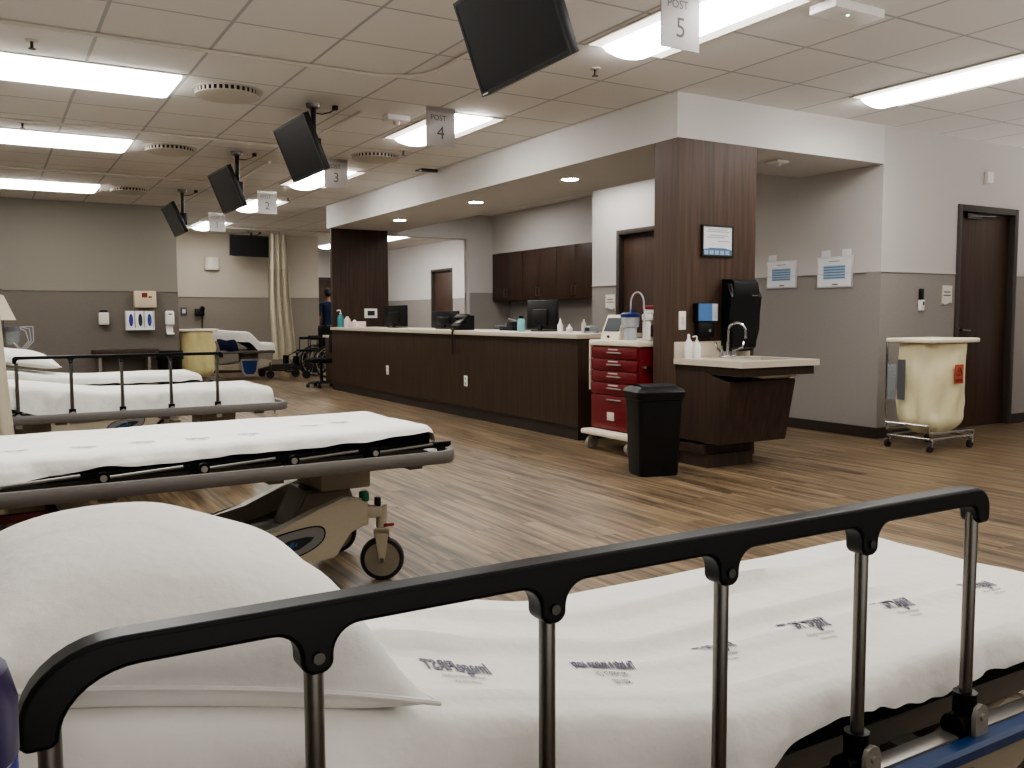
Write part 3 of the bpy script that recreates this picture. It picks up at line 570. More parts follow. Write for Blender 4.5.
# paper towel dispenser
t = thing('towel_dispenser', 'large glossy black paper towel dispenser on the wood pillar', 'dispenser', (5.265, 5.244, .865))
prof = [(-.001, 0), (-.14, 0), (-.18, .02), (-.19, .06), (-.185, .16), (-.19, .28), (-.215, .42), (-.22, .48), (-.205, .53), (-.16, .555), (-.001, .56)]
prof = [(a*.66, b) for a, b in prof]; MB('black_plastic').prism(prof, 'x', -.25, .08, .035, 5).build('housing', t)
MB('black_matte').box(-.21, .05, -.08, -.02, -.012, .01).build('outlet_slot', t)
MB('grey_plastic').box(.0, .03, -.1475, -.1445, .425, .433).box(-.03, -.006, -.1475, -.1445, .425, .433).build('logo_mark', t)
# soap dispenser
t = thing('soap_dispenser', 'black soap dispenser with blue label panel on the pillar', 'dispenser', (4.845, 5.244, .96))
MB('black_plastic').box(-.105, .105, -.065, -.001, .13, .275, .012).box(-.085, .085, -.055, -.001, 0, .131, .015).build('housing', t)
q = MB('blue_glow').box(-.10, .04, -.068, -.0652, .135, .27).build('label_panel', t)  # label panel gets a faint emission of its own
MB('clear_plastic').box(.042, .10, -.068, -.0652, .135, .27, .001).build('window', t)
MB('grey_plastic').cyl((.03, -.058, .06), (.03, -.052, .06), .012).build('sensor', t)
o = thing('switch_plate', 'white switch plate on the wood pillar above the bottles', 'switch', (4.635, 5.244, 1.10)); MB('white_plastic').box(-.035, .035, -.008, -.0005, -.072, .072, .003).build('plate', o); MB('off_white').box(-.014, .014, -.012, -.008, -.03, .03, .002).build('rocker', o)
# certificate
t = thing('certificate_frame', 'black framed white certificate with blue bottom band on pillar', 'picture frame', (4.985, 5.244, 1.60))
b = MB('frame_black')
w, h = .165, .245
b.box(-w, w, -.02, -.001, 0, .012).box(-w, w, -.02, -.001, h-.012, h).box(-w, -w+.012, -.02, -.001, .012, h-.012).box(w-.012, w, -.02, -.001, .012, h-.012); b.build('frame', t)
MB('paper').box(-w+.012, w-.012, -.012, -.002, .012, h-.012).build('paper', t)
b = MB('ink_light')
for z, a, c_ in ((.21, -.10, .10), (.195, -.12, .12), (.165, -.09, .11), (.15, -.11, .07), (.12, 0, .12)): b.box(a, c_, -.0128, -.0121, z-.003, z+.003)
b.m('ink_blue').prism([(-.15, .013), (.15, .013), (.15, .055), (.07, .068), (-.07, .068), (-.15, .055)], 'y', -.0127, -.0121)
b.m('ink_blue_light')
for k in range(5): b.box(-.14+k*.056, -.098+k*.056, -.0134, -.0128, .016, .048)
b.build('print', t)

# posters on the station wall x = 7
def poster(y0, y1, z0, z1, lab, tabs):
    t = thing('wall_poster', lab, 'poster', (7.0, (y0+y1)/2, z0), 0, 'framed schedule posters in the alcove')
    a, h = (y1-y0)/2, z1-z0
    MB('alu_frame').box(-.012, -.001, -a, a, 0, h, .002).build('frame', t)
    MB('paper').box(-.0135, -.0121, -a+.015, a-.015, .015, h-.015).build('paper', t)
    b = MB('ink_blue_light'); b.box(-.0145, -.0136, -a*.62, a*.62, h*.28, h*.72)
    b.m('ink_blue')
    for k in range(5): b.box(-.0152, -.0146, -a*.6, a*.6, h*(.31+k*.085), h*(.34+k*.085))
    b.m('ink').box(-.0145, -.0136, -a*.22, a*.12, h*.09, h*.13)
    b.m('ink_light').box(-.0145, -.0136, -a*.3, a*.3, h*.84, h*.87)
    b.build('print', t)
    for c0 in tabs:
        MB('paper').box(-.004, -.001, c0-.05, c0+.05, h+.005, h+.065).build('paper_tab', t)
poster(6.215, 6.61, 1.405, 1.685, 'framed blue schedule poster with one paper tab, nearer the pillar', (.13,))
poster(5.55, 5.96, 1.395, 1.69, 'framed blue schedule poster with two paper tabs, nearer the corner', (.11, -.13))
# wall sign near station door, thermometer, door sign, sensor
def plate_sign(axis, pos, w, h, lab):
    t = thing('room_sign', lab, 'sign', pos, 0)
    f = (lambda a0, a1, d0, d1, z0, z1, mb: mb.box(a0, a1, -d1, -d0, z0, z1)) if axis == 'x' else (lambda a0, a1, d0, d1, z0, z1, mb: mb.box(-d1, -d0, a0, a1, z0, z1))
    b = MB('off_white'); f(-w/2, w/2, .001, .008, 0, h, b); b.build('plate', t)
    b = MB('ink'); f(-w*.32, w*.32, .0081, .0088, h*.66, h*.72, b); f(-w*.36, w*.36, .0081, .0088, h*.50, h*.56, b); b.build('lettering', t)
    b = MB('taupe'); n = 10
    pl = [(-w/2, .001), (w/2, .001)]+[(w/2-w*k/n, h*(.14+.05*math.sin(2*PI*k/n+.5))) for k in range(0, n+1)]
    if axis == 'x': b.prism(pl, 'y', -.0088, -.0081)
    else: b.prism(pl, 'x', -.0088, -.0081)
    b.build('wave_band', t)
plate_sign('x', (7.985, 5.25, 1.215), .155, .20, 'grey room sign with a wave band left of the right door')
plate_sign('y', (7.0, 9.30, 1.20), .2, .21, 'pale room sign beside the door behind the red cart')
t = thing('wall_thermometer', 'white wall gauge with black top beside the laundry hamper', 'gauge', (7.58, 5.25, 1.175)); MB('white_plastic').box(-.032, .032, -.03, -.001, 0, .10, .005).build('body', t); MB('black_plastic').box(-.025, .025, -.025, -.001, .101, .205, .006).build('top', t); MB('badge_dark').box(.0, .022, -.032, -.0302, .05, .085).build('display', t)
t = thing('motion_sensor', 'small white strobe sensor high on the right wall above the door', 'sensor', (8.575, 5.25, 2.43)); MB('white_plastic').box(-.035, .065, -.035, -.001, 0, .11, .01).build('housing', t); MB('off_white').box(-.05, -.036, -.02, -.001, -.02, .1, .004).build('lens', t)

# ------------------------------------------------------------------ laundry hampers
def hamper(loc, lab, rz=0, label=True, bag='cream_bag', seed=0):
    t = thing('laundry_hamper', lab, 'laundry hamper', loc, rz)
    w, d = .275, .20
    MB('cream').box(-w-.04, w+.04, -d-.03, d+.03, .90, .94, .012, 3).build('lid', t)
    def bagf(u, v):
        a = 2*PI*u; c, s = math.cos(a), math.sin(a); z = .13+.765*v
        e = 3.2; q = (abs(c)**e+abs(s)**e)**(-1/e)
        bul = 1+.04*math.sin(PI*v) if v > .15 else (.55+.45*math.sin(PI/2*v/.15))
        tw = .93+.07*v
        n = noise.noise(Vector((c*2.2+seed, s*2.2, z*4)))*.026+noise.noise(Vector((c*7, s*7, z*3+seed)))*.014+noise.noise(Vector((c*13, s*13, z*9+seed)))*.006*(1.3-v)
        return ((w*q*tw*bul+n*1.0)*c, (d*q*tw*bul+n)*s, z)
    MB(bag).grid(bagf, 56, 30, True).build('bag', t, 60)
    f = MB('chrome')
    f.tube([(-w-.05, -d, .22), (-w-.03, -d, .16), (w-.1, -d, .145)], .010); f.tube([(-w-.05, -d, .22), (-w-.05, d, .22)], .010); f.tube([(-w-.05, d, .91), (-w-.05, d, .2), (-w-.03, d, .16), (w-.1, d, .145)], .010)
    for sg in (-1, 1): f.tube([(-w-.02, sg*d, .105), (w-.02, sg*d, .105), (w+.03, sg*d, .11), (w+.035, sg*d, .14), (w, sg*d, .155), (-w, sg*d, .15)], .011)
    f.tube([(-w, -d, .105), (-w, d, .105)], .011); f.tube([(w, -d, .105), (w, d, .105)], .011); f.build('frame', t)
    for x in (-w, w):
        for y in (-d, d):
            q = MB('chrome').box(x-.012, x+.012, y-.016, y+.016, .04, .10, .003).build('caster', t)
            MB('rubber').cyl((x-.015, y-.012, .034), (x-.015, y+.012, .034), .034, seg=18).build('wheel', q)
    if label:
        b = MB('orange_label'); ax = -.06
        def onbag(x, z): return (x, -d*.995-.030, z)
        b.box(ax+.035, ax+.155, -d*1.0-.026, -d*1.0-.0245, .56, .72)
        o = b.build('biohazard_label', t)
        b = MB('dark_red'); cx, cz = ax+.095, .655
        for k in range(3):
            a = PI/2+2*PI*k/3
            b.tube([(cx+.018*math.cos(a)+.02*math.cos(g+a), -d-.0275, cz+.018*math.sin(a)+.02*math.sin(g+a)) for g in [(-1+2*i/12)*2.5 for i in range(13)]], .004, 6)
        b.box(cx-.045, cx+.045, -d-.0275, -d-.0265, .575, .60); b.build('biohazard_symbol', o)
    return t
h1 = hamper((6.95, 4.68, 0), 'cream laundry hamper with an orange biohazard label by the right wall', 0, True)
b = MB('glass_tint'); b.box(-.338, -.33, .11, .19, .42, .72, .003); b.build('side_pouch', h1)
MB('chair_grey').box(-.322, -.316, .03, .10, .42, .76).build('back_plate', h1)
hamper((2.99, 15.35, 0), 'yellowish laundry hamper in front of the far bed', 0, False, 'bag_yellow', 3)
t = thing('trash_can', 'short black round trash can against the far left wall', 'trash can', (2.37, 14.2, 0)); MB('black_plastic').lathe([(0, 0), (.15, 0), (.185, .58), (.195, .6), (.19, .62), (.175, .61), (.145, .1), (0, .1)], 24).build('bin', t)
MB('vinyl_black').lathe([(.197, .50), (.2, .60), (.192, .626), (.184, .62)], 24, caps=False).build('bag_rim', t)

# ------------------------------------------------------------------ far-left wall items (wall y = 14.5)
t = thing('sharps_box', 'beige sharps container cabinet with red labels on the far wall', 'sharps container', (2.08, 14.5, 1.285)); MB('sharps_beige').box(-.155, .155, -.12, -.001, 0, .25, .008).build('cabinet', t); MB('dark_red').box(-.05, .03, -.122, -.1201, .15, .22).box(.045, .09, -.122, -.1201, .145, .17).build('warning_label', t)
t = thing('glove_dispenser', 'white wall rack holding three glove boxes on the far wall', 'glove rack', (2.0, 14.5, .945)); b = MB('white_plastic'); b.box(-.20, .20, -.012, -.001, 0, .29); b.box(-.20, .20, -.11, -.012, 0, .03)
for x in (-.2, -.07, .06, .188): b.box(x, x+.012, -.11, -.012, .03, .29)
b.build('rack', t)
for k in range(3):
    g = thing('glove_box', ['leftmost white glove box with purple print in the wall rack', 'middle white glove box with dark print in the wall rack', 'rightmost white glove box with blue print in the wall rack'][k], 'glove box', (-.135+k*.13+2.0, 14.5-.06, .976), 0, 'glove boxes in the wall rack')
    MB('paper').box(-.052, .052, -.042, .045, 0, .245, .002).build('carton', g); MB(['glove_blue', 'badge_dark', 'glove_blue'][k]).ell((.006, -.0435, .12), (.030, .002, .095)).build('print', g)
t = thing('sanitizer_dispenser', 'white hand sanitizer dispenser with drip tray by the wall corner', 'dispenser', (2.43, 14.5, .87)); MB('white_plastic').box(-.065, .065, -.09, -.001, .14, .365, .03, 4).box(-.05, .05, -.012, -.001, 0, .15).build('housing', t); MB('white_plastic').box(-.055, .055, -.09, -.012, 0, .03, .006).build('drip_tray', t); MB('grey_plastic').box(-.025, .025, -.0925, -.0905, .30, .325).build('logo_mark', t)
t = thing('towel_dispenser', 'small off-white dispenser with dark top on the far wall', 'dispenser', (1.5, 14.5, 1.03)); MB('off_white').box(-.07, .07, -.1, -.001, 0, .18, .01).build('housing', t); MB('black_plastic').prism([(-.06, .181), (.06, .181), (.04, .215), (-.04, .215)], 'y', -.09, -.001).build('top', t)
t = thing('wall_desk', 'dark brown wall desk shelf on a pale leg at the far wall', 'desk', (1.75, 14.5, 0)); MB('wood_dark').box(-.43, .46, -.40, -.001, .60, .66, .004).build('desktop', t); MB('taupe').box(-.37, -.33, -.36, -.001, 0, .60).box(.30, .34, -.36, -.001, 0, .6).build('leg', t)
# recess wall y = 18.5
t = thing('wall_sconce', 'curved white wall sconce on the far recess wall', 'wall light', (3.95, 18.5, 2.08)); b = MB('off_white'); b.grid(lambda u, v: (.145*math.cos(PI*u)*-1, -.001-.10*math.sin(PI*u), .25*v), 16, 3); b.grid(lambda u, v: (.145*math.cos(PI*u)*-1, (-.001-.10*math.sin(PI*u))*v-.001*(1-v), .002), 16, 2); b.build('shade', t); MB('taupe').box(-.12, .12, -.03, -.001, .02, .2).build('back_plate', t)
for x, z, m, lab, nm, cat in ((3.20, 1.27, 'off_white', 'small white outlet plate left of a dark one on the recess wall', 'outlet_plate', 'outlet'), (3.38, 1.25, 'chair_grey', 'small dark outlet plate on the recess wall above the far bed', 'outlet_plate', 'outlet'), (3.0, 1.74, 'steel_dark', 'small framed control on the wall just beside the corner', 'thermostat', 'thermostat')):
    o = thing(nm, lab, cat, (x, 18.5, z)); MB(m).box(-.06, .06, -.02, -.001, -.08, .08, .004).build('plate', o); MB('off_white').box(-.03, .03, -.023, -.02, -.04, .04).build('insert', o)
t = thing('wall_gauge', 'dark gauge on a rail on the far recess wall', 'gauge', (3.72, 18.5, .7)); MB('steel_dark').cyl((0, -.03, 0), (0, -.03, .62), .015).box(-.02, .02, -.03, -.001, .5, .56).build('rail', t); MB('black_plastic').box(-.14, .04, -.09, -.03, .46, .60, .01).cyl((.0, -.09, .6), (.0, -.03, .6), .05).build('gauge', t)

# ------------------------------------------------------------------ curtains
def curtain(loc, x0, x1, ztop, zbot, zmesh, lab, folds, amp, flare=0, seed=0):
    t = thing('privacy_curtain', lab, 'curtain', loc, 0)
    def f(z0, z1):
        def g(u, v):
            z = z0+(z1-z0)*v; k = (ztop-z)/(ztop-zbot); x = x0+(x1-x0)*u
            x += flare*k*u + .012*math.sin(z*3+seed)
            return (x, amp*math.sin(2*PI*folds*u+seed+.4*math.sin(z*1.5))*(.7+.5*k), z)
        return g
    MB('curtain_cloth').grid(f(zbot, zmesh), 60, 24).build('panel', t, 60)
    MB('curtain_mesh').grid(f(zmesh, ztop), 60, 8).build('mesh_top', t, 60)
    b = MB('alu_silver')
    for k in range(6):
        u = (k+.5)/6; p = f(zbot, ztop)(u, 1); b.cyl((p[0], p[1]*.3, ztop-.01), (p[0], 0, ztop+.045), .006, seg=6)
    b.build('hooks', t)
curtain((4.98, 17.3, 0), -.22, .13, CZ-.09, .30, 2.06, 'beige privacy curtain hanging bunched beside the far bed', 3.5, .035, .14)
curtain((-.22, 5.90, 0), -.32, .25, CZ-.09, .30, 2.2, 'beige privacy curtain at the left edge by the railed bed', 5, .03, .08, 1)

# ------------------------------------------------------------------ beds
def smooth(a): a = max(0, min(1, a)); return a*a*(3-2*a)
class Bed:
    def __init__(s, foot, yc, top, W=.66, Ln=2.02, hinge=-1.1, slope=0.0, rz=0):
        s.foot, s.yc, s.top, s.W, s.L, s.hinge, s.slope, s.rz = foot, yc, top, W, Ln, hinge, slope, rz
    def z(s, x):
        d = s.hinge-x
        return s.top + (s.slope*(math.sqrt(d*d+.0025)+d)/2 if s.slope else 0)
def make_bed(B, label, rail_near, rail_far='down', bumper='bumper_grey', rail_x=(-.35, -1.52), detail=2, nposts=5, rail_dz=(.375, 0), xs_=None, turn=0, lug=1.0, bh=.026, group='wheeled stretcher beds'):
    t = thing('hospital_stretcher', label, 'bed', (B.foot, B.yc, 0), B.rz, group)
    W, Ln = B.W, B.L; hw = W/2; bz = B.top-.125
    # mattress: rounded section swept along the length
    sec = rrect(hw, .045, .03, 3)
    def mf(u, v):
        k = int(round(u*len(sec))) % len(sec); x = -Ln+.0+(Ln)*v
        return (x, sec[k][0], B.z(x)-.055+sec[k][1])
    mb = MB('vinyl_black'); n = len(sec); st = 40
    R = [[mb.bm.verts.new(mf(k/n, i/st)) for k in range(n)] for i in range(st+1)]
    for A, C in zip(R, R[1:]):
        for k in range(n): mb._f([A[k], A[(k+1) % n], C[(k+1) % n], C[k]])
    mb._f(R[0][::-1]); mb._f(R[-1]); mb.build('mattress', t)
    d = MB('frame_grey')
    for sg in (-1, 1): d.box(-Ln+.02, -.02, sg*(hw-.04)-.022, sg*(hw-.04)+.022, bz-.02, B.top-.101)
    for x in (-.1, -.7, -1.3, -1.9): d.box(x-.03, x+.03, -hw-.07, hw+.07, bz-.045, bz-.0205)
    d.build('deck_frame', t)
    # bumper: rounded loop around the deck
    e = hw+.095; pts = []
    for x, y, a0 in ((.09-.09, e-.09, 0), (-Ln-.02, e-.09, PI/2), (-Ln-.02, -e+.09, PI), (.09-.09, -e+.09, 1.5*PI)):
        for k in range(7): a = a0+PI/2*k/6; pts.append((x+.09*math.cos(a), y+.09*math.sin(a)))
    pts = [pts[(i+7) % len(pts)] for i in range(len(pts))]
    m = MB(bumper); R = []; n = len(pts); cs = [(-.014, -bh), (.010, -bh), (.016, -bh*.54), (.016, bh*.54), (.010, bh), (-.014, bh)]
    for i in range(n):
        p = Vector(pts[i]); dv = Vector(pts[(i+1) % n])-Vector(pts[i-1]); dv.normalize(); nr = Vector((dv.y, -dv.x))
        R.append([m.bm.verts.new((p.x+nr.x*a, p.y+nr.y*a, bz+b_)) for a, b_ in cs])
    for i in range(n):
        A, C = R[i], R[(i+1) % n]
        for k in range(6): m._f([A[k], A[(k+1) % 6], C[(k+1) % 6], C[k]])
    m.build('bumper', t)
    f = MB('alu_silver')
    for sg in (-1, 1): f.box(-Ln+.05, .0, sg*(hw+.055)-.018, sg*(hw+.055)+.018, bz-.022, bz+.012, .004)
    f.build('side_channel', t)
    f = MB('frame_grey'); f.box(.0, .068, -e+.06, e-.06, bz-.02, bz+.012, .004); f.build('foot_plate', t)
    # rails
    for side, mode in ((-1, rail_near), (1, rail_far)):
        if not mode: continue
        yr = side*(hw+.06); x1, x0 = rail_x; zt = bz+rail_dz[0]; zp = bz+rail_dz[1]
        xs = [x0+.025+(x1-x0-.05)*(k/(nposts-1)) for k in range(nposts)] if xs_ is None else xs_
        if mode == 'up':
            th = .029 if lug >= .7 else .019; c_ = .045*lug; cL = c_*(2.4 if lug == .8 else 1); P = [(x0+.0, zt-max(cL, .075*lug))]
            P += [(x0+cL-cL*math.cos(a), zt-cL*.8+cL*.8*math.sin(a)) for a in [PI/2*i/9 for i in range(0, 9)]]+[(x0+cL, zt), (x1-c_, zt)]
            P += [(x1-c_+c_*math.sin(a), zt-c_+c_*math.cos(a)) for a in [PI/2*i/6 for i in range(1, 6)]]+[(x1, zt-c_), (x1, zt-.068*lug)]+[(x1-.008*lug, zt-.077*lug), (x1-.034*lug, zt-.077*lug), (x1-.041*lug, zt-.068*lug)]+[(x1-(.041+.03*math.sin(q))*lug if False else x1-(.071-.03*math.cos(q))*lug, zt-th-(.068*lug-th)*(1-math.sin(q))) for q in [PI/2*i/6 for i in range(1, 7)]]
            for xp in reversed(xs[1:-1]):
                fil = [((.058-.036*math.sin(q))*lug, -.036*lug*(1-math.cos(q))) for q in [PI/2*i/8 for i in range(9)]]+[(.022*lug*math.cos(q), (-.042-.018*math.sin(q))*lug) for q in [PI/2*i/5 for i in range(5)]]
                P += [(xp+a_, zt-th+b_) for a_, b_ in fil]+[(xp-a_, zt-th+b_) for a_, b_ in fil[::-1]]
            zl = zt-max(cL, .075*lug)-.006; xl = x0+cL*1.05+.012; xi = x0+.041*lug; P += [(xl-(xl-xi)*math.cos(q), zl+.006+(zt-th-zl-.006)*math.sin(q)) for q in [PI/2*i/9 for i in range(9, -1, -1)]]+[(x0+.034*lug, zl), (x0+.006*lug, zl)]
            r = MB('rail_black'); r.prism(P[::-1], 'y', yr-.018, yr+.018); ro = r.build('side_rail', t, 30); bv = ro.modifiers.new('bevel', 'BEVEL'); bv.width = .005*min(1, lug*1.2); bv.segments = 3; bv.limit_method = 'ANGLE'; bv.angle_limit = math.radians(40)
            for xp in xs:
                MB('steel').cyl((xp, yr, zp-.01), (xp, yr, zt-.04), .0105, seg=14).build('post', ro)
                if 0 < xs.index(xp) < len(xs)-1: MB('steel_dark').cyl((xp, yr-.021, zt-th-.036*lug), (xp, yr-.0175, zt-th-.036*lug), .0065, seg=10).build('bolt', ro)
                k = MB('rail_black'); k.cyl((xp, yr, zp-.03), (xp, yr, zp+.05), .020, seg=14); k.cyl((xp-.035, yr, zp-.005), (xp, yr, zp-.005), .022); k.build('knuckle', ro)
                k = MB('alu_silver'); k.prism([(xp-.018, zp-.05), (xp+.018, zp-.05), (xp+.018, zp+.02)]+[(xp+.018*math.cos(a), zp+.02+.018*math.sin(a)) for a in (PI*.25, PI*.5, PI*.75)]+[(xp-.018, zp+.02)], 'y', yr-.032, yr-.024); k.cyl((xp, yr-.036, zp+.016), (xp, yr-.031, zp+.016), .006); k.build('pivot_bracket', ro)
        else:
            zr = bz+.046; yr2 = side*(hw+.030)
            P = [(x0+.2, zr-.012), (x1+.33, zr-.012), (x1+.345, zr-.004), (x1+.345, zr+.012), (x0+.2, zr+.012)]
            r = MB('rail_black'); r.prism(P, 'y', yr2-.012, yr2+.012, .003)
            for xp in xs[1:]: r.box(xp+.31, xp+.345, yr2-.012, yr2+.012, zr-.06, zr-.011, .006)
            ro = r.build('side_rail', t)
            for xp in xs:
                MB('steel').cyl((xp, yr+side*.004, bz+.040), (xp+.27, yr+side*.002, bz+.055), .006, seg=10).build('post', ro)
                k = MB('rail_black'); k.cyl((xp, yr-side*.012, bz+.040), (xp, yr+side*.012, bz+.040), .022, seg=16); k.build('knuckle', ro)
                MB('alu_silver').cyl((xp, yr+side*.012, bz+.040), (xp, yr+side*.018, bz+.040), .012, seg=14).build('pivot_pin', ro)
    # undercarriage
    bx = MB('shell_beige')
    sk = [(-1.62, .16), (-1.60, .33), (-1.5, .37), (-1.38, .36), (-1.2, .27), (-1.0, .235), (-.8, .245), (-.65, .285), (-.5, .345), (-.37, .385), (-.29, .37), (-.27, .345), (-.27, .26), (-.36, .24), (-.405, .15), (-.43, .135), (-.55, .125), (-1.3, .125), (-1.40, .15), (-1.45, .24), (-1.55, .25)]
    for sg in (-1, 1): bx.prism(sk, 'y', sg*.27-.03, sg*.27+.03, .008)
    body = bx.build('base_cover', t)
    MB('shell_brown').prism([(-1.55, .17), (-1.5, .27), (-1.3, .22), (-.9, .19), (-.6, .22), (-.42, .27), (-.35, .2), (-.45, .15)], 'y', -.24, .24).build('base_plate', t)
    cl = MB('shell_brown'); cl.prism([(-.56, .24), (-.24, .24), (-.26, .34), (-.28, bz-.15), (-.48, bz-.15)], 'y', -.11, .11, .01); cl.m('shell_beige').box(-.43, -.20, -.16, .16, bz-.15, bz-.046, .008); cl.build('lift_column', t)
    cl = MB('shell_brown'); cl.prism([(-1.6, .24), (-1.3, .24), (-1.36, bz-.15), (-1.56, bz-.15)], 'y', -.11, .11, .01); cl.m('shell_beige').box(-1.6, -1.34, -.16, .16, bz-.15, bz-.046, .008); cl.build('lift_column', t)
    def oval(a, b, cx, cz, n=28): return [(cx+a*math.copysign(abs(math.cos(q))**.8, math.cos(q)), cz+b*math.copysign(abs(math.sin(q))**.8, math.sin(q))+.22*(math.cos(q)*a)) for q in [2*PI*k/n for k in range(n)]]
    for sg in (-1,):
        y = -.3005
        o1 = MB('black_plastic'); o1.prism(oval(.155, .058, -.62, .215), 'y', y-.002, y); o1.m('badge_grey').prism(oval(.148, .052, -.62, .215), 'y', y-.003, y-.0021)
        o1.m('badge_dark').prism([(-.74, .175), (-.68, .185), (-.62, .188), (-.58, .195), (-.53, .222), (-.515, .238), (-.55, .243), (-.62, .236), (-.68, .215)], 'y', y-.004, y-.0031)
        o1.m('badge_blue')
        for i_, (a_, w_, h_) in enumerate(((-.06, .012, .022), (-.043, .006, .014), (-.033, .005, .022), (-.022, .014, .014), (-.004, .006, .016), (.006, .016, .022), (.026, .012, .014))): o1.prism([(-.625+a_, .202+a_*.22), (-.625+a_+w_, .202+(a_+w_)*.22), (-.622+a_+w_, .202+h_+(a_+w_)*.22), (-.622+a_, .202+h_+a_*.22)], 'y', y-.0045, y-.0041)
        o1.build('emblem', body)
    for x in (-.20, -1.62):
        for y in (-.27, .27):
            k = MB('shell_beige'); k.box(x-.12 if x > -1 else x, x if x > -1 else x+.12, y-.022, y+.022, .28, .335, .01); k.cyl((x, y, .2), (x, y, .33), .024); k.prism([(x-.03, .23), (x+.03, .23), (x+.022, .15), (x+.012, .088), (x-.012, .088), (x-.022, .15)], 'y', y-.034, y-.024); k.prism([(x-.035, .23), (x+.035, .23), (x+.028, .10), (x, .075), (x-.028, .10)], 'y', y+.024, y+.034); k.box(x-.035, x+.035, y-.034, y+.034, .205, .232, .006)
            RT = Matrix.Translation((x, y, 0)) @ Matrix.Rotation(turn, 4, 'Z') @ Matrix.Translation((-x, -y, 0))
            bmesh.ops.transform(k.bm, matrix=RT, verts=[v for v in k.bm.verts if v.co.z < .2321]); ko = k.build('caster', t)
            w = MB('rubber'); M = Matrix.Translation((x, y, .095)) @ Matrix.Rotation(PI/2, 4, 'X'); w.lathe([(.075, -.022), (.09, -.02), (.095, -.010), (.095, .010), (.09, .02), (.075, .022)], 30, M, False); w.m('wheel_grey').lathe([(0, -.021), (.06, -.021), (.07, -.016), (.074, -.021), (.0755, -.021), (.0755, .021), (.06, .021), (0, .021)], 30, M); w.m('steel').cyl((x, y-.04, .095), (x, y+.04, .095), .010, seg=10); bmesh.ops.transform(w.bm, matrix=RT, verts=w.bm.verts); w.build('wheel', ko)
    if detail >= 2:
        MB('green_plastic').box(-.30, -.265, -.30, -.255, .355, .40, .01).build('steer_pedal', t); MB('red_plastic').box(-.20, -.155, -.305, -.285, .238, .25, .004).build('brake_pedal', t); MB('black_plastic').box(-.235, -.215, -.305, -.27, .33, .37, .006).build('release_knob', t)
        MB('steel_dark').tube([(-.82+.05*math.cos(a), -.20+.03*math.sin(a), .285) for a in [2*PI*k/16 for k in range(17)]], .004, 6).build('hose_loop', t)
        MB('maroon').box(-1.98, -1.45, -.33, -.30, bz-.10, bz-.07, .006).box(-1.48, -1.45, -.33, -.1, bz-.16, bz-.07, .006).build('lift_bar', t)
    return t

